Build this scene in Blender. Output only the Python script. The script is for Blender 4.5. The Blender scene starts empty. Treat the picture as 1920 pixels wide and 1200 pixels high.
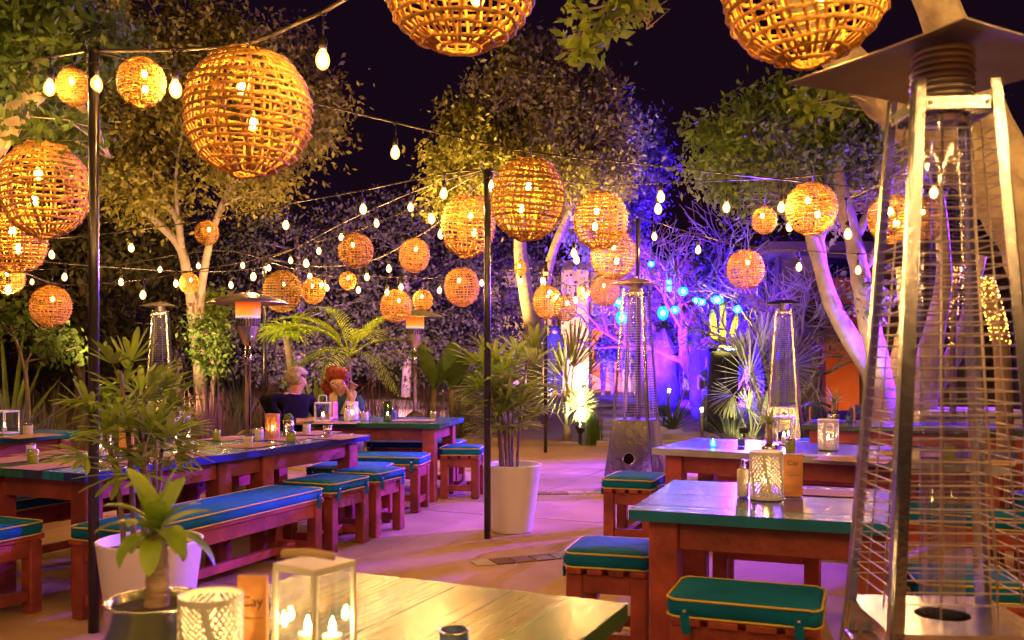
import bpy, bmesh, math, random
import numpy as np
from mathutils import Vector, Matrix, Euler, Quaternion
random.seed(7); RNG = np.random.default_rng(7)
S = bpy.context.scene
COL = S.collection
R = math.radians
# ------------------------------------------------------------------ camera, world, lamps, exposure
F, H, HY = 1750.0, 1.37, 672.0            # focal length in photo pixels, eye height, horizon row
cam = bpy.data.cameras.new('camera'); camo = bpy.data.objects.new('camera', cam); COL.objects.link(camo)
camo.location = (0, 0, H); camo.rotation_euler = (R(90), 0, 0)
cam.sensor_width = 36; cam.lens = F/1920*36; cam.shift_y = (HY-600)/1920
cam.clip_start = 0.05; cam.clip_end = 500
cam.dof.use_dof = True; cam.dof.focus_distance = 7.5; cam.dof.aperture_fstop = 4.5
S.camera = camo
w = bpy.data.worlds.new('World'); S.world = w; w.use_nodes = True
bg = w.node_tree.nodes['Background']; bg.inputs[0].default_value = (0.62, 0.20, 0.62, 1); bg.inputs[1].default_value = 0.0045
S.view_settings.view_transform = 'Standard'; S.view_settings.look = 'None'
S.view_settings.exposure = 1.45; S.view_settings.gamma = 1
S.cycles.use_denoising = True
try: S.cycles.denoiser = 'OPENIMAGEDENOISE'
except Exception: pass
S.cycles.max_bounces = 7; S.cycles.diffuse_bounces = 3; S.cycles.glossy_bounces = 3
S.cycles.transmission_bounces = 6; S.cycles.transparent_max_bounces = 24
S.cycles.sample_clamp_indirect = 4; S.cycles.caustics_reflective = False; S.cycles.caustics_refractive = False
S.cycles.adaptive_threshold = 0.02
BULB_STRENGTH = 300.0
WARM = (1.0, 0.50, 0.16)
LAMPS = [  # coloured garden floodlights: name label, position, aim, colour, watts, cone
 ('black floodlight throwing violet light across the patio from beyond the terracotta wall', (7.2, 11.5, 3.6), (-1.9, 8.0, 0.3), (0.24, 0.03, 1.0), 4300, 62),
 ('small black floodlight among the bare branches, backlighting the tables violet', (4.22, 16.5, 2.92), (0.9, 6.0, 0.6), (0.15, 0.02, 1.0), 3200, 66),
 ('black ground floodlight shining blue up into the bare tree', (2.7, 16.6, 0.5), (4.2, 18.8, 3.4), (0.045, 0.006, 1.0), 2300, 125),
 ('black ground floodlight tinting the pale crown behind the lanterns violet', (2.2, 17.0, 0.5), (1.6, 20.5, 4.2), (0.24, 0.03, 1.0), 2200, 100),
 ('black ground floodlight washing the shrubs behind the seated couple purple', (-2.9, 16.2, 0.4), (-2.4, 20.0, 1.2), (0.16, 0.02, 1.0), 2800, 100),
 ('black ground floodlight at the foot of the pale forked trees', (5.9, 10.2, 0.3), (4.6, 11.6, 3.2), (0.12, 0.015, 1.0), 1700, 100),
 ('black ground floodlight washing the far foliage behind the cactus deep blue', (4.4, 19.4, 0.5), (5.2, 24.0, 3.4), (0.05, 0.006, 1.0), 6000, 130),
 ('black ground floodlight lighting the doorway path blue', (3.6, 20.5, 0.6), (2.2, 26.0, 1.2), (0.03, 0.012, 1.0), 260, 110),
]

# ------------------------------------------------------------------ small maths
def W(px, py, Y): return Vector(((px-960)*Y/F, Y, H+(HY-py)*Y/F))
def G(px, py, z=0.0):
    Y = F*(H-z)/(py-HY); return Vector(((px-960)*Y/F, Y, z))
def lerp(a, b, t): return a+(b-a)*t
def catmull(P, n):
    P = [Vector(p) for p in P]
    if len(P) < 3:
        return [P[0].lerp(P[-1], i/n) for i in range(n+1)]
    Q = [P[0]*2-P[1]]+P+[P[-1]*2-P[-2]]; out = []
    for i in range(1, len(Q)-2):
        a, b, c, d = Q[i-1:i+3]
        for k in range(n):
            t = k/n
            out.append(0.5*((2*b)+(c-a)*t+(2*a-5*b+4*c-d)*t*t+(3*b-a-3*c+d)*t**3))
    out.append(P[-1]); return out

# ------------------------------------------------------------------ materials
MATS = {}
def nodes_of(m):
    m.use_nodes = True; nt = m.node_tree; return nt, nt.nodes, nt.links, nt.nodes['Principled BSDF']
def mat(name, col, rough=0.6, metal=0.0, var=0.25, scale=6.0, bump=0.0, bscale=None, stretch=(1,1,1), spec=0.5,
        col2=None, coat=0.0, trans=0.0, sub=0.0, rand=0.0):
    if name in MATS: return MATS[name]
    m = bpy.data.materials.new(name); MATS[name] = m
    nt, N, L, b = nodes_of(m)
    b.inputs['Roughness'].default_value = rough; b.inputs['Metallic'].default_value = metal
    b.inputs['Specular IOR Level'].default_value = spec
    if coat: b.inputs['Coat Weight'].default_value = coat; b.inputs['Coat Roughness'].default_value = 0.12
    tc = N.new('ShaderNodeTexCoord'); mp = N.new('ShaderNodeMapping'); mp.inputs['Scale'].default_value = stretch
    L.new(tc.outputs['Object'], mp.inputs[0])
    oi = N.new('ShaderNodeObjectInfo'); va = N.new('ShaderNodeVectorMath'); va.operation = 'ADD'
    sc = N.new('ShaderNodeVectorMath'); sc.operation = 'SCALE'; sc.inputs['Scale'].default_value = 37.0
    cx = N.new('ShaderNodeCombineXYZ'); L.new(oi.outputs['Random'], cx.inputs[0]); L.new(oi.outputs['Random'], cx.inputs[1])
    L.new(cx.outputs[0], sc.inputs[0]); L.new(mp.outputs[0], va.inputs[0]); L.new(sc.outputs[0], va.inputs[1])
    nz = N.new('ShaderNodeTexNoise'); nz.inputs['Scale'].default_value = scale; nz.inputs['Detail'].default_value = 6
    nz.inputs['Roughness'].default_value = 0.62
    L.new(va.outputs[0], nz.inputs['Vector'])
    c2 = col2 or tuple(c*(1-var) for c in col)
    c1 = tuple(min(1, c*(1+var*0.6)) for c in col)
    rp = N.new('ShaderNodeValToRGB'); rp.color_ramp.elements[0].position = 0.32; rp.color_ramp.elements[1].position = 0.68
    rp.color_ramp.elements[0].color = (*c2, 1); rp.color_ramp.elements[1].color = (*c1, 1)
    L.new(nz.outputs['Fac'], rp.inputs[0])
    out = rp.outputs[0]
    if rand:
        hs = N.new('ShaderNodeHueSaturation'); mr = N.new('ShaderNodeMapRange')
        mr.inputs['To Min'].default_value = 1-rand; mr.inputs['To Max'].default_value = 1+rand
        L.new(oi.outputs['Random'], mr.inputs[0]); L.new(mr.outputs[0], hs.inputs['Value']); L.new(out, hs.inputs['Color']); out = hs.outputs[0]
    L.new(out, b.inputs['Base Color'])
    if bump:
        n2 = N.new('ShaderNodeTexNoise'); n2.inputs['Scale'].default_value = bscale or scale*3; n2.inputs['Detail'].default_value = 4
        L.new(va.outputs[0], n2.inputs['Vector'])
        bp = N.new('ShaderNodeBump'); bp.inputs['Strength'].default_value = bump; bp.inputs['Distance'].default_value = 0.02
        L.new(n2.outputs['Fac'], bp.inputs['Height']); L.new(bp.outputs[0], b.inputs['Normal'])
    if trans:
        tr = N.new('ShaderNodeBsdfTranslucent'); mx = N.new('ShaderNodeMixShader'); mx.inputs[0].default_value = trans
        L.new(out, tr.inputs[0]); L.new(b.outputs[0], mx.inputs[1]); L.new(tr.outputs[0], mx.inputs[2])
        L.new(mx.outputs[0], N['Material Output'].inputs[0])
    return m
def emis(name, col, strength):
    if name in MATS: return MATS[name]
    m = bpy.data.materials.new(name); MATS[name] = m
    nt, N, L, b = nodes_of(m)
    b.inputs['Base Color'].default_value = (*col, 1); b.inputs['Emission Color'].default_value = (*col, 1)
    b.inputs['Emission Strength'].default_value = strength
    return m
def glassy(name, tint=(0.95, 0.97, 0.97), refl=0.12):
    if name in MATS: return MATS[name]
    m = bpy.data.materials.new(name); MATS[name] = m
    nt, N, L, b = nodes_of(m)
    t = N.new('ShaderNodeBsdfTransparent'); t.inputs[0].default_value = (*tint, 1)
    g = N.new('ShaderNodeBsdfGlossy'); g.inputs['Roughness'].default_value = 0.03
    fr = N.new('ShaderNodeFresnel'); fr.inputs['IOR'].default_value = 1.5
    ad = N.new('ShaderNodeMath'); ad.operation = 'MULTIPLY_ADD'; ad.inputs[1].default_value = 1.0; ad.inputs[2].default_value = refl*0.5
    ge = N.new('ShaderNodeNewGeometry'); sb_ = N.new('ShaderNodeMath'); sb_.operation = 'SUBTRACT'; sb_.inputs[0].default_value = 1.0; L.new(ge.outputs['Backfacing'], sb_.inputs[1]); ml = N.new('ShaderNodeMath'); ml.operation = 'MULTIPLY'; L.new(fr.outputs[0], ml.inputs[0]); L.new(sb_.outputs[0], ml.inputs[1]); L.new(ml.outputs[0], ad.inputs[0])
    mx = N.new('ShaderNodeMixShader'); L.new(ad.outputs[0], mx.inputs[0]); L.new(t.outputs[0], mx.inputs[1]); L.new(g.outputs[0], mx.inputs[2])
    L.new(mx.outputs[0], N['Material Output'].inputs[0]); return m

M_bulb = emis('bulb_glow', (1.0, 0.57, 0.23), BULB_STRENGTH)
M_shell = bpy.data.materials.new('amber_bulb_glass'); nt, N, L, b = nodes_of(M_shell)
_t = N.new('ShaderNodeBsdfTransparent'); _t.inputs[0].default_value = (1, .86, .62, 1); _e = N.new('ShaderNodeEmission'); _e.inputs[0].default_value = (1, .42, .07, 1); _e.inputs[1].default_value = 1.1
_a = N.new('ShaderNodeAddShader'); L.new(_t.outputs[0], _a.inputs[0]); L.new(_e.outputs[0], _a.inputs[1]); L.new(_a.outputs[0], N['Material Output'].inputs[0])
M_inner = emis('lantern_bulb_glow', (1.0, 0.53, 0.13), 240)
M_candle = emis('candle_flame_glow', (1.0, 0.55, 0.16), 130)
M_wax = mat('candle_wax', (0.8, 0.7, 0.5), 0.5, var=.05)
M_cyan = emis('blue_lantern_glow', (0.02, 0.36, 0.75), 1.6)
M_cyan2 = emis('blue_lantern_core', (0.35, 0.85, 1.0), 30)
M_black = mat('black_rubber', (0.015, 0.013, 0.012), 0.5, var=.2)
M_cable = mat('cable_rubber', (0.05, 0.04, 0.03), 0.45, var=.2)
M_pole = mat('black_painted_steel', (0.022, 0.02, 0.02), 0.28, var=.3, scale=3, spec=.6, coat=.4)
M_wick = mat('rattan', (0.62, 0.35, 0.075), 0.7, var=.5, scale=9, bump=.6, rand=.45, spec=.2)
M_wood = mat('red_stained_wood', (0.36, 0.075, 0.055), 0.42, var=.5, scale=4, stretch=(1, 1, 1), bump=.25, bscale=30, rand=.22)
M_cush = mat('teal_canvas', (0.0, 0.155, 0.36), 0.85, var=.22, scale=4, bump=.35, bscale=22, spec=.25)
M_pipe = mat('yellow_piping', (0.62, 0.50, 0.08), 0.6, var=.1)
M_snap = mat('snap_metal', (0.6, 0.6, 0.6), 0.3, metal=1, var=.1)
M_steel = mat('stainless_steel', (0.85, 0.80, 0.70), 0.16, metal=1, var=.1, scale=5, bump=.45, bscale=3.5)
M_hole_shade = mat('hole_shade_black', (.008, .007, .007), .95, var=.1, spec=.02)  # matt black standing in for the dark inside the vent opening
M_steelb = mat('brushed_stainless', (0.64, 0.64, 0.66), 0.19, metal=1, var=.15, scale=8, bump=.05, bscale=60)
M_steeld = mat('dull_hood_metal', (0.44, 0.39, 0.34), 0.42, metal=1, var=.3, scale=2.5, bump=.12, bscale=3)
M_wire = mat('guard_wire_metal', (0.62, 0.56, 0.5), 0.5, metal=1, var=.1)
M_glass = glassy('clear_glass')
M_tube = glassy('quartz_tube_glass', (0.93, 0.93, 0.93), 0.5)
M_white = mat('white_powder_coat', (0.72, 0.70, 0.66), 0.45, var=.06)
M_pot = mat('white_resin_planter', (0.82, 0.82, 0.84), 0.38, var=.05, scale=2, spec=.5)
M_soil = mat('potting_soil', (0.07, 0.045, 0.03), 0.95, var=.5, scale=40, bump=.8)
M_tin = mat('tin_metal', (0.7, 0.68, 0.66), 0.22, metal=1, var=.15, scale=10, bump=.06)
M_card = mat('wooden_menu_card', (0.55, 0.25, 0.07), 0.6, var=.2, scale=5, stretch=(1, 1, 6))
M_ink = mat('dark_print', (0.06, 0.03, 0.015), 0.8, var=.1)
M_paper = mat('placemat_paper', (0.42, 0.25, 0.12), 0.9, var=.12, scale=4, spec=.1)
M_bark = mat('pale_bark', (0.30, 0.24, 0.20), 0.8, var=.35, scale=5, bump=.5, bscale=16)
M_barkd = mat('grey_bark', (0.22, 0.16, 0.11), 0.9, var=.4, scale=6, bump=.6, bscale=18)
M_barkw = mat('smooth_cream_bark', (0.62, 0.54, 0.38), 0.75, var=.25, scale=7, bump=.7, bscale=14, col2=(.33, .27, .2))
def leafmat(name, col, var=.45, rand=0, tr=.35, sc=1.6, spec=.35): return mat(name, col, 0.5, var=var, scale=sc, trans=tr, rand=rand, spec=spec)
M_leaf_o = leafmat('olive_leaf', (0.27, 0.24, 0.05), spec=.15)
M_leaf_g = leafmat('green_leaf', (0.12, 0.20, 0.035))
M_leaf_gb = leafmat('sunny_green_leaf', (0.20, 0.31, 0.04), spec=.2)
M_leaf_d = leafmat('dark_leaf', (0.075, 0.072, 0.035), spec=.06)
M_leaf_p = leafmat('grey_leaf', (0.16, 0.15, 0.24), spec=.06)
M_palm = leafmat('palm_leaf', (0.36, 0.52, 0.045), rand=.35, sc=3)
M_fan = leafmat('pale_fan_leaf', (0.32, 0.33, 0.13), var=.3, rand=.2, sc=3)
M_fresh = leafmat('fresh_leaf', (0.30, 0.44, 0.05), var=.35, rand=.25, sc=14, tr=.4)
M_grass = leafmat('ornamental_grass', (0.20, 0.21, 0.08), var=.5, sc=4)
M_grassg = leafmat('green_grass_tuft', (0.12, 0.24, 0.03), var=.4, sc=4)
M_pink = leafmat('pink_grass_plume', (0.26, 0.14, 0.14), var=.4, sc=4)
M_agave = leafmat('dark_spiky_leaf', (0.06, 0.075, 0.05), sc=4)
M_banana = leafmat('banana_leaf', (0.17, 0.30, 0.05), sc=4, rand=.2)
M_cactus = mat('cactus_skin', (0.30, 0.30, 0.06), 0.6, var=.3, scale=5, stretch=(6, 6, .5), bump=.4)
M_stone = mat('carved_stone', (0.10, 0.095, 0.11), 0.85, var=.35, scale=5, bump=.7)
M_step = mat('limestone_step', (0.42, 0.36, 0.28), 0.8, var=.2, scale=3, bump=.4)
M_skin = mat('skin', (0.55, 0.28, 0.18), 0.5, var=.08, scale=12)
M_hairg = mat('grey_hair', (0.42, 0.33, 0.24), 0.6, var=.5, scale=25, bump=.8)
M_hairr = mat('red_hair', (0.26, 0.03, 0.008), 0.55, var=.6, scale=18, bump=1.0)
M_blackcloth = mat('black_cloth', (0.004, 0.0035, 0.004), 0.95, spec=.12, var=.3, scale=6, bump=.3)
M_bluecloth = mat('blue_cloth', (0.04, 0.10, 0.22), 0.85, spec=.12, var=.3, scale=6, bump=.3)
M_cream = mat('cream_knit', (0.55, 0.42, 0.28), 0.9, var=.2, scale=14, bump=.5)
M_navy = mat('navy_cloth', (0.03, 0.035, 0.12), 0.9, spec=.12, var=.3, scale=5, bump=.4)
M_pale = mat('pale_trouser_cloth', (0.40, 0.36, 0.36), 0.9, var=.2, scale=5, bump=.4)

# ------------------------------------------------------------------ mesh builder
class MB:
    def __init__(s): s.v = []; s.f = []; s.m = []
    def add(s, vs, fs, mi=0):
        o = len(s.v); s.v += [tuple(v) for v in vs]; s.f += [tuple(i+o for i in f) for f in fs]; s.m += [mi]*len(fs)
    def box(s, c, d, rot=None, bev=0.0, mi=0):
        hx, hy, hz = d[0]/2, d[1]/2, d[2]/2
        if bev:
            b = min(bev, hx*.45, hy*.45, hz*.45); vs = []; 
            for (z, i) in ((-hz, b), (-hz+b, 0), (hz-b, 0), (hz, b)):
                x, y = hx-i, hy-i
                for (sx, sy) in ((-1,-1),(1,-1),(1,1),(-1,1)):
                    if sx*sy > 0: vs += [(sx*x, sy*(y-b), z), (sx*(x-b), sy*y, z)]
                    else: vs += [(sx*(x-b), sy*y, z), (sx*x, sy*(y-b), z)]
            fs = [tuple(range(7, -1, -1)), tuple(range(24, 32))]
            for k in range(3):
                for j in range(8): a = k*8+j; c2 = k*8+(j+1) % 8; fs.append((a, c2, c2+8, a+8))
        else:
            vs = [(x, y, z) for z in (-hz, hz) for (x, y) in ((-hx,-hy),(hx,-hy),(hx,hy),(-hx,hy))]
            fs = [(3,2,1,0),(4,5,6,7),(0,1,5,4),(1,2,6,5),(2,3,7,6),(3,0,4,7)]
        c = Vector(c)
        if rot is None: vs = [Vector(v)+c for v in vs]
        else: vs = [rot @ Vector(v)+c for v in vs]
        s.add(vs, fs, mi)
    def tube(s, pts, rad, n=6, closed=False, cap=True, mi=0, flat=1.0):
        pts = [Vector(p) for p in pts]; m = len(pts)
        if not hasattr(rad, '__len__'): rad = [rad]*m
        vs = []; up = None
        for i, p in enumerate(pts):
            if closed: t = pts[(i+1) % m]-pts[i-1]
            else: t = pts[min(i+1, m-1)]-pts[max(i-1, 0)]
            t = t.normalized() if t.length > 1e-9 else Vector((0, 0, 1))
            if up is None:
                up = Vector((0, 0, 1)) if abs(t.z) < .9 else Vector((1, 0, 0))
            a = t.cross(up); 
            if a.length < 1e-6: a = t.orthogonal()
            a.normalize(); bb = a.cross(t).normalized(); up = bb
            for k in range(n):
                an = 2*math.pi*k/n; vs.append(p+a*math.cos(an)*rad[i]+bb*math.sin(an)*rad[i]*flat)
        fs = []
        for i in range(m if closed else m-1):
            for k in range(n):
                j = (i+1) % m; fs.append((i*n+k, i*n+(k+1) % n, j*n+(k+1) % n, j*n+k))
        if cap and not closed: fs += [tuple(range(n-1, -1, -1)), tuple((m-1)*n+k for k in range(n))]
        s.add(vs, fs, mi)
    def lathe(s, prof, n=24, c=(0,0,0), mi=0, a0=0, a1=2*math.pi):
        full = abs(a1-a0-2*math.pi) < 1e-6; k = n if full else n+1; vs = []
        for (r, z) in prof:
            for i in range(k):
                a = a0+(a1-a0)*i/n; vs.append((c[0]+r*math.cos(a), c[1]+r*math.sin(a), c[2]+z))
        fs = []
        for j in range(len(prof)-1):
            for i in range(n):
                i2 = (i+1) % k; fs.append((j*k+i, j*k+i2, (j+1)*k+i2, (j+1)*k+i))
        s.add(vs, fs, mi)
    def strip(s, base, d, L, wd, droop=0.0, segs=7, fold=0.25, side=None, prof=None, curl=0.0, mi=0):
        """a leaf blade: two-sided folded strip that bends down"""
        p = Vector(base); d = Vector(d).normalized(); st = L/segs; vs = []; fs = []
        for i in range(segs+1):
            t = i/segs
            sd = side or d.cross(Vector((0, 0, 1)))
            if sd.length < 1e-4: sd = Vector((1, 0, 0))
            sd = sd.normalized(); up = sd.cross(d).normalized()
            ww = wd*(prof(t) if prof else math.sin(math.pi*min(1, t*.93+.06))**.7)
            vs += [p-sd*ww+up*ww*fold, p-up*0.0, p+sd*ww+up*ww*fold]
            if i: a = (i-1)*3; fs += [(a, a+1, a+4, a+3), (a+1, a+2, a+5, a+4)]
            p = p+d*st; d = (d+Vector((0, 0, -1))*droop/segs).normalized()
        s.add(vs, fs, mi)
    def build(s, name, mt, parent=None, smooth=False, loc=None, rot=None):
        me = bpy.data.meshes.new(name); me.from_pydata(s.v, [], s.f)
        mts = mt if isinstance(mt, (list, tuple)) else [mt]
        for q in mts: me.materials.append(q)
        if len(mts) > 1: me.polygons.foreach_set('material_index', s.m)
        if smooth: me.polygons.foreach_set('use_smooth', [True]*len(me.polygons))
        me.update(); return link(name, me, parent, loc, rot)
def link(name, me, parent=None, loc=None, rot=None, scale=None):
    o = bpy.data.objects.new(name, me); COL.objects.link(o)
    if parent: o.parent = parent
    if loc is not None: o.location = loc
    if rot is not None: o.rotation_euler = rot
    if scale is not None: o.scale = scale
    return o
def tag(o, label, cat, group=None, kind=None):
    if label: o['label'] = label
    if cat: o['category'] = cat
    if group: o['group'] = group
    if kind: o['kind'] = kind
    return o
def thing(name, label, cat, loc=(0,0,0), rz=0.0, group=None):
    o = bpy.data.objects.new(name, None); COL.objects.link(o); o.location = loc; o.rotation_euler = (0, 0, rz); o.empty_display_size = .1
    return tag(o, label, cat, group)
def struct(o): o['kind'] = 'structure'; return o
def mesh_np(name, verts, faces_n, nv, mt, parent=None):
    """verts (n*nv,3): n faces with nv verts each"""
    me = bpy.data.meshes.new(name); n = len(verts)//nv
    me.vertices.add(len(verts)); me.vertices.foreach_set('co', verts.astype(np.float32).ravel())
    me.loops.add(len(verts)); me.loops.foreach_set('vertex_index', np.arange(len(verts), dtype=np.int32))
    me.polygons.add(n); me.polygons.foreach_set('loop_start', np.arange(0, len(verts), nv, dtype=np.int32))
    me.update(calc_edges=True); me.materials.append(mt); me.validate()
    return link(name, me, parent)

# ------------------------------------------------------------------ ground
U = Vector((math.sin(R(23)), math.cos(R(23)), 0)); V = Vector((math.cos(R(23)), -math.sin(R(23)), 0))
def smooth(a, b, x): t = max(0, min(1, (x-a)/(b-a))); return t*t*(3-2*t)
def edge_y(x): return 14.3+0.35*math.sin(x*.55+.6)+(0.10*max(0, -x-2)**1.3 if x < -2 else 0)*-0.55+ (0 if x < 3 else -.45*(x-3))
def gz(x, y):
    e = edge_y(x)
    if y < e-.12: return -0.03
    on = smooth(e-.12, e+.25, y)
    z = -0.03+on*.09+0.30*smooth(15.5, 22, y)
    z += on*(.05*math.sin(x*1.7+y*.6)+.03*math.sin(y*2.3-x*.8))
    return z
def terrain():
    xs = np.concatenate([np.linspace(-200, -16, 10), np.linspace(-15, 15, 121), np.linspace(16, 200, 10)])
    ys = np.concatenate([np.linspace(-40, -6, 5), np.linspace(-5, 11, 17), np.linspace(11.2, 30, 95), np.linspace(32, 300, 10)])
    vs = [(x, y, gz(x, y)) for y in ys for x in xs]; nx = len(xs)
    fs = [(j*nx+i, j*nx+i+1, (j+1)*nx+i+1, (j+1)*nx+i) for j in range(len(ys)-1) for i in range(nx-1)]
    b = MB(); b.add(vs, fs)
    m = mat('garden_sand', (0.33, 0.22, 0.13), 0.95, var=.35, scale=1.3, bump=.7, bscale=45)
    struct(b.build('ground', m, smooth=True))
terrain()
M_conc = mat('patio_concrete', (0.48, 0.32, 0.21), 0.8, var=.22, scale=1.1, spec=.2, bump=.12, bscale=60, rand=.07)
patio = struct(thing('patio', None, None)); 
for k in ('label', 'category'):
    if k in patio: del patio[k]
sl = 2.9
slab = MB(); slab.box((0, 0, -.05), (sl-.012, sl-.012, .1), bev=.006); slab0 = None
for i in range(-5, 6):
    for j in range(-2, 7):
        c = V*(i*sl+.9)+U*(j*sl+.2)
        if c.y > edge_y(c.x)-.4 or c.y < -6: pass
        # keep slabs whose far corner stays within the bed edge by splitting into quarter slabs
        if c.y-2 > 16 or abs(c.x) > 13: continue
        full = all((c+V*a*sl/2+U*b_*sl/2).y < edge_y((c+V*a*sl/2+U*b_*sl/2).x)+.05 for a in (-1, 1) for b_ in (-1, 1))
        if full:
            o = slab.build('paving_slab', M_conc, patio) if slab0 is None else link('paving_slab', slab0.data, patio)
            slab0 = slab0 or o; o.location = c; o.rotation_euler.z = R(-23)
        else:
            b = MB(); n = 14; q = (sl-.012)/n; any_ = False
            for a in range(n):
                for d in range(n):
                    lc = (-(sl-.012)/2+q*(a+.5), -(sl-.012)/2+q*(d+.5)); wp = c+V*lc[0]+U*lc[1]
                    if wp.y < edge_y(wp.x)+.1:
                        any_ = True
                        x0, x1, y0, y1 = lc[0]-q/2, lc[0]+q/2, lc[1]-q/2, lc[1]+q/2
                        b.add([(x0, y0, 0), (x1, y0, 0), (x1, y1, 0), (x0, y1, 0)], [(0, 1, 2, 3)])
            if any_: b.build('paving_slab', M_conc, patio, loc=c, rot=(0, 0, R(-23)))
# inlaid accent tiles in the concrete
tcols = [(0.5, .4, .3), (0.16, .07, .05), (0.2, .10, .07), (0.10, .08, .12), (0.13, .09, .15), (0.24, .12, .07)]
tm = [mat('inlay_tile_%s' % n, c, .5, var=.25, scale=6) for n, c in zip(('white', 'rust', 'brown', 'slate', 'plum', 'clay'), tcols)]
def inlay(pts, seq):
    for i, s_ in enumerate(seq):
        a, b_ = G(*pts[i]), G(*pts[i+1]); c = (a+b_)/2; d = b_-a; L_ = d.length-.012
        b = MB(); b.box((0, 0, 0.002), (L_, .17, .012), bev=.003)
        b.build('inlay_tile', tm[s_], patio, loc=(c.x, c.y, .001), rot=(0, 0, math.atan2(d.y, d.x)))
inlay([(886+i*37, 1058-i*3.3) for i in range(6)], [0, 1, 2, 4, 3])
inlay([(1000+i*32, 926-i*.6) for i in range(6)], [2, 5, 0, 0, 1])

# ------------------------------------------------------------------ tables and seats
PCOL = {'teal': (0.01, 0.18, 0.36), 'green': (0.02, 0.14, 0.05), 'blue': (0.02, 0.035, 0.34), 'cream': (0.12, 0.145, 0.06),
        'grey': (0.06, 0.11, 0.09), 'sea': (0.02, 0.17, 0.16), 'slate': (0.035, 0.06, 0.20), 'white': (0.42, 0.45, 0.42)}
PM = {k: mat('painted_plank_'+k, c, 0.22, var=.38, scale=2.2, stretch=(9, .8, 1), bump=.10, bscale=7, coat=.10, spec=.42) for k, c in PCOL.items()}
def table(label, A, ang, wv, wu, cols, axis='u', edge=None, group='painted wooden dining tables', ht=.75, legs=None):
    """A: near-left corner on plan; ang: turn of the v axis (clockwise from +x); wv along v, wu along u"""
    v = Vector((math.cos(ang), -math.sin(ang), 0)); u = Vector((math.sin(ang), math.cos(ang), 0))
    c = Vector((A[0], A[1], 0))+v*wv/2+u*wu/2
    t = thing('dining_table', label, 'table', c, -ang, group)
    th = .045; n = len(cols)
    for i, cn in enumerate(cols):
        b = MB()
        if axis == 'u':
            w_ = wv/n; b.box((0, 0, 0), (w_-.0015, wu, th+random.uniform(0, .0015)), bev=.0015)
            b.build('plank', PM[cn], t, loc=(-wv/2+w_*(i+.5), 0, ht-th/2))
        else:
            w_ = wu/n; b.box((0, 0, 0), (w_-.0015, wv, th+random.uniform(0, .0015)), bev=.0015)
            b.build('plank', PM[cn], t, loc=(0, -wu/2+w_*(i+.5), ht-th/2), rot=(0, 0, R(90)))
    z = ht-th-.002; ins = .07; lt = .12
    for sx, sy in legs or ((-1,-1),(1,-1),(1,1),(-1,1)):
        b = MB(); b.box((0, 0, 0), (lt, lt, z), bev=.006)
        b.build('leg', M_wood, t, loc=(sx*(wv/2-ins-lt/2), sy*(wu/2-ins-lt/2), z/2))
    for sy in (-1, 1):
        b = MB(); b.box((0, 0, 0), (wv-2*ins-2*lt-.002, .035, .12), bev=.004)
        b.build('apron', M_wood, t, loc=(0, sy*(wu/2-ins-.045), z-.062))
    for sx in (-1, 1):
        b = MB(); b.box((0, 0, 0), (.035, wu-2*ins-2*lt-.002, .12), bev=.004)
        b.build('apron', M_wood, t, loc=(sx*(wv/2-ins-.045), 0, z-.062))
    return t
def rrect(w_, d_, r, n=4):
    out = []
    for cx, cy, a0 in ((w_/2-r, d_/2-r, 0), (-w_/2+r, d_/2-r, 90), (-w_/2+r, -d_/2+r, 180), (w_/2-r, -d_/2+r, 270)):
        for k in range(n+1): a = R(a0+90*k/n); out.append((cx+r*math.cos(a), cy+r*math.sin(a)))
    return out
CUSH = {}
def cushion_meshes(w_, d_, th):
    key = (round(w_, 3), round(d_, 3))
    if key in CUSH: return CUSH[key]
    r = .045; rings = []
    prof = [(-.012, 0), (0, .008), (.004, th*.5), (0, th-.008), (-.014, th+.002), (-.05, th+.010), (-.11, th+.014)]
    b = MB(); vs = []; base = rrect(w_, d_, r); n = len(base)
    for off, z in prof:
        sx, sy = (w_/2+off)/(w_/2), (d_/2+off)/(d_/2)
        for i, (x, y) in enumerate(base):
            wob = .0025*math.sin(i*1.9+z*60)
            vs.append((x*sx+wob, y*sy+wob, z+(.003*math.sin(x*17+y*11) if z > th*.9 else 0)))
    fs = [tuple(range(n-1, -1, -1))]
    for j in range(len(prof)-1):
        for i in range(n): fs.append((j*n+i, j*n+(i+1) % n, (j+1)*n+(i+1) % n, (j+1)*n+i))
    fs.append(tuple((len(prof)-1)*n+i for i in range(n)))
    b.add(vs, fs); cm = b.build('cushion', M_cush, smooth=True)
    pip = []
    for z in (.004, th-.004):
        p = MB(); p.tube([(x*1.012, y*1.012, z+.0015*math.sin(i*2.2)) for i, (x, y) in enumerate(base)], .0052, 5, closed=True)
        pip.append(p.build('piping', M_pipe, smooth=True))
    CUSH[key] = (cm.data, [q.data for q in pip])
    for o in [cm]+pip: bpy.data.objects.remove(o)
    return CUSH[key]
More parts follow.
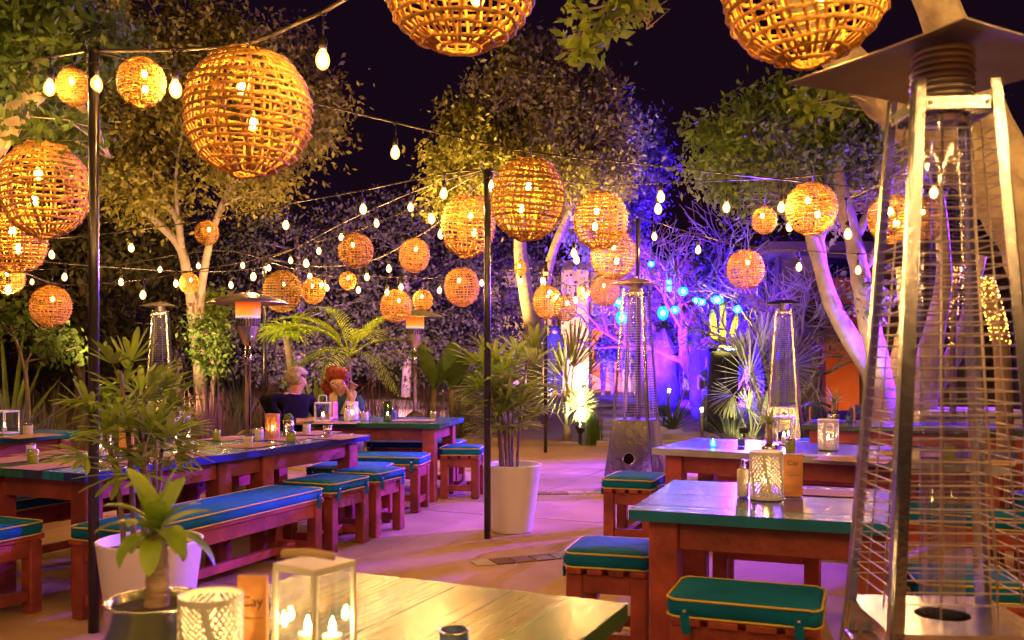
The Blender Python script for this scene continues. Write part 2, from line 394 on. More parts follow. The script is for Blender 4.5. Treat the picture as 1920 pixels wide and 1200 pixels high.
def seat(label, c, rz, w_, d_, kind='stool', hf=.42, straps=True, slatdir='x', group='wooden stools with teal cushions'):
    """w_ along local x (v), d_ along local y (u). slats run along y so that their ends show on the near side"""
    t = thing('bench' if kind == 'bench' else 'stool', label, kind, (c[0], c[1], 0), rz, group)
    lt = .075; st = .025
    for sx in (-1, 1):
        for sy in (-1, 1):
            b = MB(); b.box((0, 0, 0), (lt, lt, hf-st-.002), bev=.005)
            b.build('leg', M_wood, t, loc=(sx*(w_/2-lt/2-.01), sy*(d_/2-lt/2-.01), (hf-st)/2))
    for sy in (-1, 1):
        b = MB(); b.box((0, 0, 0), (w_-2*lt-.022, .03, .085), bev=.003); b.build('apron', M_wood, t, loc=(0, sy*(d_/2-.035), hf-st-.046))
    for sx in (-1, 1):
        b = MB(); b.box((0, 0, 0), (.03, d_-2*lt-.022, .085), bev=.003); b.build('apron', M_wood, t, loc=(sx*(w_/2-.035), 0, hf-st-.046))
        if w_ < d_:
            pass
    ends = ((-1, 1), 0) if w_ >= d_ else ((-1, 1), 1)
    if ends[1] == 0:
        for sx in (-1, 1):
            b = MB(); b.box((0, 0, 0), (.045, d_-2*lt-.022, .055), bev=.003); b.build('stretcher', M_wood, t, loc=(sx*(w_/2-lt/2-.01), 0, .10))
        b = MB(); b.box((0, 0, 0), (w_-.045*2-.045, .045, .055), bev=.003); b.build('stretcher', M_wood, t, loc=(0, 0, .10))
    else:
        for sy in (-1, 1):
            b = MB(); b.box((0, 0, 0), (w_-2*lt-.022, .045, .055), bev=.003); b.build('stretcher', M_wood, t, loc=(0, sy*(d_/2-lt/2-.01), .10))
        b = MB(); b.box((0, 0, 0), (.045, d_-.045*2-.045, .055), bev=.003); b.build('stretcher', M_wood, t, loc=(0, 0, .10))
    long_ = max(w_, d_); short = min(w_, d_)
    if kind == 'bench': # slats along the length
        n = 4; wd = short/n
        for i in range(n):
            b = MB()
            off = -short/2+wd*(i+.5)
            if d_ >= w_: b.box((0, 0, 0), (wd-.014, d_+.02, st), bev=.003); b.build('slat', M_wood, t, loc=(off, 0, hf-st/2))
            else: b.box((0, 0, 0), (w_+.02, wd-.014, st), bev=.003); b.build('slat', M_wood, t, loc=(0, off, hf-st/2))
    else:
        n = 4; wd = w_/n
        for i in range(n):
            b = MB(); b.box((0, 0, 0), (wd-.028, d_+.02, st), bev=.003); b.build('slat', M_wood, t, loc=(-w_/2+wd*(i+.5), 0, hf-st/2))
    th = .07; cm, pp = cushion_meshes(w_, d_, th)
    cu = link('cushion', cm, t, (0, 0, hf+.002)); cu.rotation_euler.z = random.uniform(-.02, .02)
    for p in pp: link('piping', p, cu)
    if straps:
        corners = [(sx*(w_/2-.07), sy*(d_/2+.008), 0 if sy < 0 else math.pi) for sx in (-1, 1) for sy in (-1, 1)] if w_ > d_ else \
                  [(sx*(w_/2+.008), sy*(d_/2-.07), R(90)*sx) for sx in (-1, 1) for sy in (-1, 1)]
        for (x, y, a) in corners:
            b = MB()
            pr = [(0, .045), (-.004, .02), (-.008, -.02), (-.006, -.055)]; vs = []
            for (yy, zz) in pr: vs += [(-.016, yy, zz), (.016, yy, zz), (.016, yy+.006, zz), (-.016, yy+.006, zz)]
            fs = [(3, 2, 1, 0), (12, 13, 14, 15)]
            for j in range(3):
                for k in range(4): fs.append((j*4+k, j*4+(k+1) % 4, j*4+4+(k+1) % 4, j*4+4+k))
            b.add(vs, fs); so = b.build('strap', M_cush, cu, loc=(x, y, 0), rot=(0, R(random.uniform(-12, 12)), a))
            b = MB(); b.lathe([(0, .006), (.006, .004), (.008, 0)], 8)
            # the snap is modelled into the strap's own tree depth, so it hangs under the cushion
            b.build('snap', M_snap, cu, loc=(x+(.012*math.sin(a)), y-(.012*math.cos(a)), .03), rot=(R(90), 0, a))
    return t
A23 = R(23)
# near table, right square table, long table behind it, far table
ta = R(24.5)
near = G(1178, 1131, .75)
vN = Vector((math.cos(ta), -math.sin(ta), 0)); uN = Vector((math.sin(ta), math.cos(ta), 0))
T_near = table('dining table of green and cream planks nearest to the viewer, potted dracaena on it', near-vN*.96-uN*1.75, ta, .96, 1.75,
               ['slate', 'cream', 'sea', 'grey', 'cream', 'green'], 'u')
T_sq = table('square violet-lit dining table with one white leaf-cut candle cylinder on it', (.477, 3.83), R(20.5), 1.05, 1.0, ['teal', 'slate', 'blue', 'slate', 'blue', 'slate'], 'v')
T_2 = table('long grey-edged dining table behind the square one, with glowing cyan candle', (.967, 6.46), R(30), 2.2, .95, ['white', 'slate', 'blue', 'slate', 'blue', 'grey'], 'v')
T_3 = table('pale-edged dining table furthest from the viewer, beside the forked pale trees', (2.69, 8.7), R(24), 1.9, .9, ['grey', 'slate', 'blue', 'slate', 'blue'], 'v')
T_A = table('long blue-edged dining table with many placemats and tins behind the potted palm', (-3.16, 5.39), R(23.9), .95, 2.81, ['slate', 'green', 'sea', 'slate', 'teal', 'blue'], 'u')
# two middle legs, as in the photograph
for sx in (-1, 1):
    for sy in (-1, 1):
        b = MB(); b.box((0, 0, 0), (.12, .12, .70), bev=.006); b.build('leg', M_wood, T_A, loc=(sx*.345, sy*.22, .351))
T_B = table('teal-edged dining table at the outer edge of the patio, glass candle box on it', (-3.65-.95*math.cos(A23)-2.8*math.sin(A23), 7.98-2.8*math.cos(A23)+.95*math.sin(A23)), A23, .95, 2.8, ['slate', 'sea', 'slate', 'teal', 'teal'], 'u')
T_C = table('green-edged dining table where the couple sits by the garden bed', (-2.02, 9.04), R(10.5), 1.36, .98, ['green', 'slate', 'sea', 'slate', 'teal'], 'v')
gB = 'wooden benches with teal cushions'
def seat_uv(label, p, w_, d_, kind, ang=A23, **k):  # p = far right (+v,+u) corner at cushion height
    v = Vector((math.cos(ang), -math.sin(ang), 0)); u = Vector((math.sin(ang), math.cos(ang), 0))
    c = Vector((p[0], p[1], 0))-v*w_/2-u*d_/2
    return seat(label, c, -ang, w_, d_, kind, group=gB if kind == 'bench' else 'wooden stools with teal cushions', **k)
def seat_c(label, p, w_, d_, kind, ang=A23, **k):   # p = near left corner
    v = Vector((math.cos(ang), -math.sin(ang), 0)); u = Vector((math.sin(ang), math.cos(ang), 0))
    c = Vector((p[0], p[1], 0))+v*w_/2+u*d_/2
    return seat(label, c, -ang, w_, d_, kind, group=gB if kind == 'bench' else 'wooden stools with teal cushions', **k)
seat_uv('long bench with blue-lit cushion behind the potted palm, along the long blue-edged table', (-1.27, 6.32), .42, 1.72, 'bench')
seat_uv('stool just beyond the end of the long bench, strap hanging at its corner', (-1.055, 6.97), .44, .50, 'stool')
seat_uv('stool at the far end of the row that starts with the long bench', (-.85, 7.52), .42, .46, 'stool')
seat_c('stool at the end of the long blue-edged table, cut by the picture edge', (-3.12, 4.86), .46, .42, 'stool')
seat_c('bench on the garden side of the long blue-edged table', (-3.55, 5.75), .42, 1.5, 'bench')
seat_c('bench beyond the middle legs of the long blue-edged table', (-2.85, 7.4), .42, 1.2, 'bench')
seat_c('stool beyond the far end of the long blue-edged table', G(572, 876, .49), .62, .42, 'stool', ang=R(10))
seat_c('wide green cushioned stool in front of the couple\'s table', G(640, 856, .49), .72, .42, 'stool', ang=R(10))
seat_c('stool with dark blue cushion on the garden side of the couple\'s table', (-1.55, 9.9), 1.0, .4, 'stool', ang=R(10))
seat_c('stool standing free at the end of the couple\'s table, behind the patio pole', G(823, 841, .49), .40, .42, 'stool', ang=R(6))
seat_c('square stool tucked at the corner of the square table', G(1056, 1035, .49), .39, .42, 'stool', ang=R(17))
seat_c('stool between the square table and the tall heater with the round hole', G(1128, 898, .49), .38, .50, 'stool', ang=R(20))
seat_c('rectangular stool in front of the square table, straps with snaps facing the viewer', G(1250, 1121, .49), .54, .37, 'stool', ang=R(20))
seat_c('stool on the far side of the square table', (1.05, 4.95), .56, .37, 'stool', ang=R(20))
seat_c('stool seen through the nearest heater\'s guard wires', G(1722, 1094, .49), .40, .42, 'stool', ang=R(12))
seat_c('bench in front of the long grey-edged table, partly behind the nearest heater', (2.05, 5.45), .95, .38, 'bench', ang=R(26))
seat_c('long dark blue bench on the far side of the long grey-edged table', (1.55, 7.65), 1.7, .38, 'bench', ang=R(28))
seat_c('stool at the outer end of the long grey-edged table', (3.15, 5.85), .4, .4, 'stool', ang=R(26))
seat_c('bench beyond the pale-edged furthest table', (3.0, 9.9), 1.5, .38, 'bench', ang=R(24))

# ------------------------------------------------------------------ poles
def pole(label, x, y, h, base=True):
    t = thing('light_pole', label, 'pole', (x, y, 0), 0, 'black poles holding the string lights')
    b = MB(); b.lathe([(0, 0), (.026, 0), (.026, h), (.02, h+.006), (0, h+.006)], 16); b.build('shaft', M_pole, t, smooth=True)
    b = MB(); pts = [(.05*math.cos(a), 0, h+.03+.05*math.sin(a)) for a in [k*math.pi/6 for k in range(12)]]
    b.tube(pts, .004, 5, closed=True); b.build('hook', M_pole, t, smooth=True)
    b = MB(); b.tube([(.029*math.cos(k*.7), .029*math.sin(k*.7), h-.10+.006*k) for k in range(14)], .0035, 5); b.build('cable_tie', M_cable, t, smooth=True)
    return t
pole('tall black pole beside the potted palm, nearest to the viewer', -2.093, 4.67, 2.90)
pole('black pole beside the white planter in the middle of the patio', -.187, 7.1, 2.80)
pole('thin dark pole standing at the edge of the sand bed', .49, 13.6, 2.78)
pole('dark pole behind the round-hooded heater by the couple', -3.50, 13.2, 2.82)
pole('dark pole rising behind the heater with the round hole', 1.46, 10.8, 2.98)

# ------------------------------------------------------------------ string lights
def bulb_mesh():
    b = MB(); prof = [(.0, -.052), (.010, -.050), (.022, -.040), (.029, -.024), (.031, -.006), (.027, .014), (.018, .030), (.013, .040)]
    prof = [(r_*1.0, z_*.95) for r_, z_ in prof]; b.lathe(prof, 12, mi=0); b.lathe([(r_*.62, z_*.75) for r_, z_ in prof[:-1]], 8, mi=1); o = b.build('bulb', [M_shell, M_bulb], smooth=True); me = o.data; bpy.data.objects.remove(o); return me
def socket_mesh(L_):
    b = MB(); b.lathe([(.0, .038), (.017, .038), (.019, .06), (.019, .088), (.011, .10), (.0, .104)], 10)
    b.tube([(0, 0, .10), (.003, 0, .10+(L_-.10)*.5), (0, 0, L_)], .0045, 5); b.box((0, 0, L_), (.022, .03, .022), bev=.004)
    return b
BULB = bulb_mesh()
BULBI = BULB.copy(); BULBI.materials[1] = M_inner
def string(label, ctrl, bulbs, thick=.0065):
    pts = catmull([W(*c) for c in ctrl], 8)
    t = thing('string_light', label, 'string light', pts[0], 0, 'strings of warm bulbs over the patio')
    o = pts[0]
    b = MB(); b.tube([p-o for p in pts], thick, 6); b.build('cable', M_cable, t, smooth=True)
    def at(bx):
        best = None
        for a, c in zip(pts[:-1], pts[1:]):
            xa, xb = 960+F*a.x/a.y, 960+F*c.x/c.y
            if (xa-bx)*(xb-bx) <= 0 and abs(xa-xb) > 1e-6:
                # point on segment whose projection is bx
                k = (bx-960)/F; d = c-a; den = d.x-k*d.y; s_ = (k*a.y-a.x)/den if abs(den) > 1e-9 else 0
                p = a+d*max(0, min(1, s_)); best = p; break
        if best is None: best = min(pts, key=lambda p: abs(960+F*p.x/p.y-bx))
        return best
    for bx, by in bulbs:
        p = at(bx); q = W(bx, by, p.y); L_ = max(.12, min(.34, p.z-q.z))
        q = Vector((p.x, p.y, p.z-L_))
        s_ = socket_mesh(L_).build('socket', M_black, t, smooth=True, loc=q-o)
        s_.rotation_euler = (random.uniform(-.07, .07), random.uniform(-.07, .07), random.random()*6)
        link('bulb', BULB, s_)
    return at
atA = string('thick near string light running over the large lantern towards the viewer', [(170, 95, 4.67), (340, 93, 4.6), (466, 80, 4.45), (560, 42, 4.2), (640, 2, 4.0), (900, -160, 3.4), (1200, -420, 2.7)], [(180, 156), (329, 165), (605, 110)], .009)
atB = string('string light leaving the nearest pole behind the leaning branch', [(168, 95, 4.67), (90, 108, 5.0), (0, 128, 5.4), (-200, 200, 6)], [(93, 163), (-60, 200)])
atC = string('string light from the nearest pole over the middle lantern to the forked trees', [(175, 97, 4.67), (360, 138, 5.2), (585, 192, 5.8), (741, 230, 6.2), (990, 284, 6.34), (1245, 312, 7.3), (1460, 336, 7.7), (1660, 352, 8.2), (1900, 340, 8.6)], [(741, 285), (1239, 368), (1465, 388), (1702, 400)])
atD = string('string light descending from the middle pole towards the garden shrubs', [(913, 318, 7.1), (832, 326, 7.4), (680, 357, 8.1), (536, 383, 8.9), (390, 412, 9.4), (246, 432, 9.8), (97, 446, 10), (-80, 440, 10)], [(832, 362), (681, 391), (536, 421), (246, 464), (97, 477)])
atE = string('string light from the middle pole that carries the two round lanterns over the couple', [(915, 316, 7.1), (809, 374, 7.8), (740, 404, 8.6), (667, 433, 9.4), (574, 459, 9.8), (475, 487, 9.8), (383, 504, 9.6), (268, 524, 9.3), (150, 534, 8.9), (95, 530, 8.7), (15, 500, 7.6), (-60, 480, 7)], [(809, 409), (574, 493), (475, 518), (268, 552), (15, 542)])
atG = string('low string light between the far dark pole and the garden side', [(502, 500, 13.2), (433, 508, 12.4), (355, 509, 11.4), (227, 502, 11), (121, 494, 10.8), (-40, 480, 10.5)], [(433, 534), (330, 531), (227, 528), (121, 519)])
atF = string('string light that holds the small lantern above the round-hooded heater', [(916, 330, 7.2), (827, 414, 8.6), (777, 447, 10), (697, 488, 11.4), (600, 500, 12.6), (504, 486, 13.2)], [(827, 438), (729, 503), (688, 519), (581, 517), (502, 500)])
atH = string('low far string light behind the round-hooded heaters', [(504, 490, 13.2), (545, 503, 12.6), (613, 517, 12.4), (672, 516, 12.3), (743, 520, 12), (824, 520, 12.4), (903, 508, 12.8), (976, 505, 13.2), (1023, 497, 13.6)], [(603, 526), (613, 539), (672, 543), (752, 532), (726, 548), (824, 544), (903, 530), (976, 527), (1017, 525)])
atI = string('string light from the middle pole across to the spreading green tree', [(920, 318, 7.1), (1000, 330, 7.3), (1126, 347, 7.7), (1240, 343, 7.8), (1362, 338, 7.8), (1521, 330, 7.8), (1680, 302, 7.7), (1900, 262, 7.4)], [(908, 342), (1234, 391), (1362, 388)])
atJ = string('string light from the pole behind the heater to the forked pale trees', [(1196, 406, 10.8), (1227, 416, 10.6), (1309, 440, 10.2), (1398, 461, 9.8), (1498, 469, 9.7), (1609, 476, 9.6), (1760, 470, 9.4)], [(1227, 443), (1309, 468), (1498, 500), (1609, 506)])
atK = string('string light linking the middle pole with the pole behind the heater', [(918, 320, 7.1), (990, 372, 8), (1060, 425, 9), (1120, 435, 9.6), (1160, 425, 10.2), (1195, 406, 10.8)], [(1076, 474), (1081, 486)])
atL = string('far string light drooping to the thin pole at the sand bed', [(1023, 497, 13.6), (1031, 512, 13.3), (1063, 535, 12.7), (1098, 530, 12), (1140, 500, 11.4), (1194, 412, 10.8)], [(1031, 547), (1044, 557), (1063, 567), (1079, 562), (1098, 553), (970, 502), (980, 509)])
atM = string('string light crossing in front of the cream trunk', [(1900, 262, 5.0), (1751, 300, 6.0), (1590, 372, 7.5), (1480, 400, 8.6)], [(1751, 360), (1913, 317), (1590, 438), (1272, 407)])
string('faint farthest string light in front of the dim garden trees', [(500, 486, 13.3), (420, 470, 13.6), (330, 478, 14), (200, 500, 14.2), (60, 505, 14.4), (-40, 500, 14.5)], [(455, 497), (372, 498), (300, 505), (180, 522), (60, 528)])
string('high thin string light between the middle pole and the far dark pole', [(910, 318, 7.1), (800, 350, 9), (660, 410, 11), (560, 462, 12.4), (502, 486, 13.3)], [(770, 388), (706, 418), (640, 444), (598, 470), (545, 488)])
# unseen strings over and behind the viewer, added for warm fill light
def overhead(label, a, b_, n, sag=.25):
    a, b_ = Vector(a), Vector(b_); t = thing('string_light', label, 'string light', a, 0, 'strings of warm bulbs over the patio')
    pts = [a.lerp(b_, i/16)-Vector((0, 0, sag*math.sin(math.pi*i/16))) for i in range(17)]
    b = MB(); b.tube([p-a for p in pts], .0065, 5); b.build('cable', M_cable, t, smooth=True)
    for i in range(n):
        p = a.lerp(b_, (i+.5)/n)-Vector((0, 0, sag*math.sin(math.pi*(i+.5)/n)+.17))
        s_ = socket_mesh(.17).build('socket', M_black, t, smooth=True, loc=p-a); link('bulb', BULB, s_)
overhead('added fill string light overhead behind the viewer', (-3.5, -1.2, 3.3), (3.2, -.4, 3.2), 9)
overhead('added fill string light overhead above the nearest heater', (-.6, 1.4, 3.3), (4.2, 3.3, 3.2), 7)
overhead('added fill string light overhead above the long blue-edged table', (-4.2, 1.0, 3.2), (-3.9, 5.6, 3.25), 6)

overhead('added fill string light overhead straight above the viewer', (-3.9, 1.2, 3.3), (3.4, -1.6, 3.3), 10)
overhead('added fill string light overhead further behind the viewer', (-4.5, -2.6, 3.2), (4.2, -3.0, 3.3), 10)
overhead('added fill string light overhead over the edge of the bar side', (3.6, -1.5, 3.2), (4.6, 4.8, 3.2), 8)
# ------------------------------------------------------------------ wicker lanterns
def lat_r(t):  # unit profile radius at height t in [-1,1]
    return math.sqrt(max(0, 1-abs(t)**2.15))
def ring_verts(t, seed, thick, n=40):
    rnd = random.Random(seed); ph = rnd.random()*6; b = MB(); r = lat_r(t)
    b.tube([((r+.012*math.sin(3*a+ph)+rnd.uniform(-.014, .014))*math.cos(a), (r+.012*math.sin(2*a+ph)+rnd.uniform(-.014, .014))*math.sin(a), t+.020*math.sin(2*a+ph*2)+rnd.uniform(-.009, .009))
            for a in [2*math.pi*k/n for k in range(n)]], [thick*rnd.uniform(.75, 1.2) for k in range(n)], 5, closed=True)
    return b
def rib_verts(seed, thick, n=13):
    rnd = random.Random(seed); b = MB(); pts = []
    for k in range(n):
        t = -.955+1.91*k/(n-1); r = lat_r(t)*.965+.02*((-1)**k)*.5
        a = rnd.uniform(-.03, .03)+.04*math.sin(k*.8+seed); pts.append((r*math.cos(a), r*math.sin(a), t))
    b.tube(pts, thick, 4); return b
def meshes(bs, name):
    out = []
    for b in bs:
        o = b.build(name, M_wick, smooth=True); out.append(o.data); bpy.data.objects.remove(o)
    return out
NR, NB = 17, 33
TS = [-.97, -.90, -.80]+[-.68+i*(1.5/(NR-5)) for i in range(NR-4)]+[.93]
RINGS = meshes([ring_verts(t, i, .026+.006*(i % 3 == 0)) for i, t in enumerate(TS)], 'ring')
RIBS = meshes([rib_verts(i, .023) for i in range(5)], 'rib')
def shell(nr, nb, th):
    b = MB()
    for i in range(nr):
        t = -.96+1.92*i/(nr-1); q = ring_verts(t, 50+i, th, 26); b.add(q.v, q.f)
    for k in range(nb):
        q = rib_verts(90+k, th*.9, 11); a = 2*math.pi*k/nb+random.uniform(-.06, .06); ca, sa = math.cos(a), math.sin(a)
        b.add([(x*ca-y*sa, x*sa+y*ca, z) for x, y, z in q.v], q.f)
    return b
SHELLS = meshes([shell(16, 28, .026), shell(13, 22, .032)], 'woven_shell')
def lantern(label, px, py, rx, ry, Y, big, top=None, bulbs=((-.15, .35), (.25, -.2))):
    c = W(px, py, Y); r = rx*Y/F; rz = ry*Y/F
    t = thing('wicker_lantern', label, 'lantern', c, 0, 'round wicker lanterns hung on the string lights')
    t.scale = (r, r, rz); t.rotation_euler = (random.uniform(-.10, .10), random.uniform(-.10, .10), random.random()*6.28)
    if big:
        for me in RINGS: link('ring', me, t)
        for k in range(NB):
            o = link('rib', RIBS[k % 5], t); o.rotation_euler.z = 2*math.pi*k/NB+random.uniform(-.07, .07)
    else:
        o = link('woven_shell', SHELLS[0 if rx > 24 else 1], t); o['kind'] = 'stuff'
    k = .9 if r > .12 else .6
    for i, (bx, bz) in enumerate(bulbs if big else bulbs[:1]):
        a = random.random()*6; o = link('bulb', BULBI, t, (bx*math.cos(a), bx*math.sin(a), bz)); s_ = (k if big else .62)
        o.scale = (s_/r, s_/r, s_/rz)
    hz = (top if top is not None else .10)
    b = MB(); b.tube([(0, 0, .3*rz), (0, 0, rz), (.004, 0, rz+hz*.6), (0, 0, rz+hz)], .004, 5)
    b.tube([(.012*math.cos(a), 0, rz+.012+.014*math.sin(a)) for a in [k2*math.pi/4 for k2 in range(8)]], .0025, 4, closed=True)
    o = b.build('hanging_cord', M_cable, t, smooth=True); o.scale = (1/r, 1/r, 1/rz)
    return t
def on(at, px): return at(px).y
Lb = [  # px, py, rx, ry, Y, big, label
 (466, 211, 117, 119, 4.42, 1, 'very large wicker lantern near the tall black pole, open ring at its bottom'),
 (862, -40, 143, 134, 3.5, 1, 'large blurred wicker lantern cut by the upper picture edge near the dark sky middle'),
 (1510, -32, 153, 150, 3.0, 1, 'large wicker lantern cut by the upper picture edge beside the nearest heater'),
 (84, 355, 79, 90, 5.5, 1, 'large wicker lantern just behind the tall black pole, below the leaning branch'),
 (30, 453, 55, 60, 6.3, 1, 'wicker lantern partly behind the large one at the picture edge'),
 (14, 522, 31, 30, 7.6, 0, 'small wicker lantern under the two at the picture edge'),
 (95, 574, 37, 39, 8.7, 0, 'round wicker lantern hanging low over the teal-edged table'),
 (138, 163, 31, 36, 5.2, 0, 'small bright wicker lantern behind the top of the tall black pole'),
 (265, 154, 43, 46, 4.62, 1, 'small wicker lantern between two bulbs on the thick near string'),
 (388, 437, 22, 23, on(atD, 388), 0, 'small wicker lantern in front of the forked pink-lit trunk'),
 (355, 531, 18, 20, on(atG, 355), 0, 'tiny wicker lantern above the glass-tube heater by the palm'),
 (530, 546, 36, 39, 12, 0, 'wicker lantern over the round heater hood with three bulbs before it'),
 (588, 545, 22, 25, 12.2, 0, 'small wicker lantern beside the one over the round heater hood'),
 (667, 470, 33, 33, on(atE, 667), 0, 'round wicker lantern above the fan of the feather palm'),
 (652, 526, 16, 17, 12.3, 0, 'tiny wicker lantern right under the round one above the feather palm'),
 (777, 479, 29, 32, on(atF, 777), 0, 'wicker lantern high between the feather palm and the middle pole'),
 (743, 574, 30, 31, 11.0, 0, 'lopsided coarse wicker lantern overlapping the second round heater hood'),
 (793, 563, 19, 20, 12.1, 0, 'small wicker lantern just over the second round heater hood'),
 (866, 538, 33, 37, 11, 0, 'wicker lantern beside the middle pole above the banana plant'),
 (878, 423, 51, 60, 7.9, 1, 'large wicker lantern touching the middle pole on its garden side'),
 (990, 373, 70, 78, 6.34, 1, 'largest wicker lantern beside the middle pole, hung on the long string'),
 (1126, 413, 51, 55, on(atI, 1126), 1, 'wicker lantern hanging over another, before the olive crown'),
 (1150, 478, 43, 46, 9.5, 1, 'pink-lit wicker lantern overlapped from above near the pole behind the heater'),
 (1134, 545, 28, 29, 11.5, 0, 'violet-lit wicker lantern beside the heater hood with the round hole'),
 (1026, 566, 27, 32, 12.9, 0, 'dim wicker lantern above the lit fan palm, with a bulb before it'),
 (1060, 577, 22, 25, 12.4, 0, 'wicker lantern overlapping the dim one above the lit fan palm'),
 (1094, 548, 13, 14, 12.0, 0, 'tiny bright wicker lantern between the lit fan palm and the heater hood'),
 (976, 503, 12, 14, 13.0, 0, 'tiny wicker lantern in front of the double pale trunk'),
 (1398, 505, 35, 37, on(atJ, 1398), 0, 'violet-lit wicker lantern in front of the bare blue tree'),
 (1521, 391, 47, 49, on(atI, 1521), 1, 'wicker lantern in front of the spreading green tree'),
 (1433, 413, 23, 26, 8.6, 0, 'small glowing wicker lantern beside the one before the green tree'),
 (1672, 410, 43, 46, 6.9, 1, 'wicker lantern half behind the nearest heater post'),
 (1736, 412, 28, 44, 7.6, 0, 'wicker lantern seen wholly through the nearest heater'),
 (1925, 310, 30, 42, 5.2, 0, 'wicker lantern cut by the picture edge beyond the nearest heater')]
for px, py, rx, ry, Y, big, lb in Lb:
    lantern(lb, px, py, rx, ry, Y, big)

# ------------------------------------------------------------------ pyramid heaters
def rotz(p, a): return Vector((p[0]*math.cos(a)-p[1]*math.sin(a), p[0]*math.sin(a)+p[1]*math.cos(a), p[2]))
CORN = ((-1, -1), (1, -1), (1, 1), (-1, 1))
def pyramid_heater(label, x, y, ang, zb=.74, zt=2.03, zh=2.08, sb=.26, sm=.19, stp=.105, hood=.40, fine=False, wires=34, hrot=0.0):
    t = thing('pyramid_heater', label, 'patio heater', (x, y, 0), ang, 'pyramid patio heaters')
    # base panels
    for k in range(4):
        a = k*math.pi/2; b = MB()
        n = 10; vs = [(-sb+.01, -sb, .06), (sb-.01, -sb, .06), (sm-.01, -sm, zb-.005), (-sm+.01, -sm, zb-.005)]
        vs += [(vx, vy+.006, vz) for vx, vy, vz in vs]
        b.add(vs, [(0,1,2,3), (7,6,5,4), (0,4,5,1), (1,5,6,2), (2,6,7,3), (3,7,4,0)])
        pn = b.build('base_panel', M_steel, t, rot=(0, 0, a))
        hz = .36; hy = -lerp(sb, sm, (hz-.06)/(zb-.065))
        if k == 0 or k == 3:
            b = MB(); tilt = math.atan2(sb-sm, zb-.065)
            b.lathe([(.0, .002), (.052, .002), (.056, .004), (.06, 0), (.06, -.004)], 28)
            b.build('vent_hole_shade', M_hole_shade, pn, loc=(0, hy-.002, hz), rot=(R(90)-tilt, 0, 0), smooth=False)  # flat black disc in place of the shaded opening
            b = MB(); b.tube([(.060*math.cos(q), .060*math.sin(q), .004) for q in [i*math.pi/14 for i in range(28)]], .005, 6, closed=True)
            b.build('vent_ring', M_steelb, pn, loc=(0, hy-.002, hz), rot=(R(90)-tilt, 0, 0), smooth=True)
        if k == 3:
            b = MB(); b.tube([(-.04, 0, 0), (-.04, -.03, 0), (.04, -.03, 0), (.04, 0, 0)], .006, 6)
            b.build('handle', M_steelb, pn, loc=(0, -sm-.012, zb-.06), smooth=True)
    b = MB(); b.box((0, 0, .03), (2*sb+.02, 2*sb+.02, .055), bev=.01); b.build('foot_frame', M_black, t)
    for sx in (-1, 1):
        b = MB(); b.lathe([(0, -.012), (.035, -.012), (.04, 0), (.035, .012), (0, .012)], 16)
        b.build('wheel', M_black, t, loc=(sx*(sb-.06), sb+.03, .045), rot=(0, R(90), 0))
    # top plate of the base, with a hole for the tube
    b = MB(); n = 32; r0 = .066
    vs = []; 
    for i in range(n):
        a = 2*math.pi*i/n; vs.append((r0*math.cos(a), r0*math.sin(a), 0))
    for i in range(n):
        a = 2*math.pi*i/n; m = max(abs(math.cos(a)), abs(math.sin(a))); q = (sm+.003)/m; vs.append((q*math.cos(a), q*math.sin(a), 0))
    vs += [(v_[0], v_[1], -.012) for v_ in vs[n:]]
    fs = [(i, n+i, n+(i+1) % n, (i+1) % n) for i in range(n)]+[(n+i, 2*n+i, 2*n+(i+1) % n, n+(i+1) % n) for i in range(n)]
    b.add(vs, fs); b.build('top_plate', M_steelb, t, loc=(0, 0, zb))
    b = MB(); b.lathe([(.0, -.03), (.065, -.03), (.065, -.002)], 24); b.build('burner_cup', M_black, t, loc=(0, 0, zb))
    # corner posts: folded L profile
    for sx, sy in CORN:
        b = MB(); p0 = Vector((sx*(sb+.004), sy*(sb+.004), .03)); p1 = Vector((sx*(sm+.006), sy*(sm+.006), zb)); p2 = Vector((sx*(stp+.006), sy*(stp+.006), zt))
        wd = .032 ; vs = []
        for p in (p0, p1, p2):
            w2 = wd*(1.15 if p is p0 else 1 if p is p1 else .85)
            vs += [p+Vector((-sx*w2, 0, 0)), p+Vector((-sx*.006, 0, 0)), p+Vector((0, -sy*.006, 0)), p+Vector((0, -sy*w2, 0)), p+Vector((-sx*.005, -sy*w2, 0)), p+Vector((-sx*.009, -sy*.009, 0)), p+Vector((-sx*w2, -sy*.005, 0))]
        fs = []
        for j in range(2):
            for k in range(7): fs.append((j*7+k, j*7+(k+1) % 7, j*7+7+(k+1) % 7, j*7+7+k))
        fs += [tuple(range(6, -1, -1)), tuple(range(14, 21))]
        b.add(vs, fs); b.build('corner_post', M_steelb, t)
    # cross bars at the top
    for k in range(4):
        b = MB(); b.box((0, -stp-.001, zt-.055), (2*stp-.04, .006, .032), bev=.002); c_ = b.build('cross_bar', M_steelb, t, rot=(0, 0, k*math.pi/2))
        for sx in (-1, 1):
            b = MB(); b.lathe([(0, .004), (.005, .003), (.006, 0)], 8); b.build('screw', M_snap, c_, loc=(sx*(stp-.03), -stp-.005, zt-.055), rot=(R(90), 0, 0))
    # guards: horizontal wires individually on the near heater
    wm = MB(); wm.tube([(-1, 0, 0), (1, 0, 0)], 1, 4); wme = None
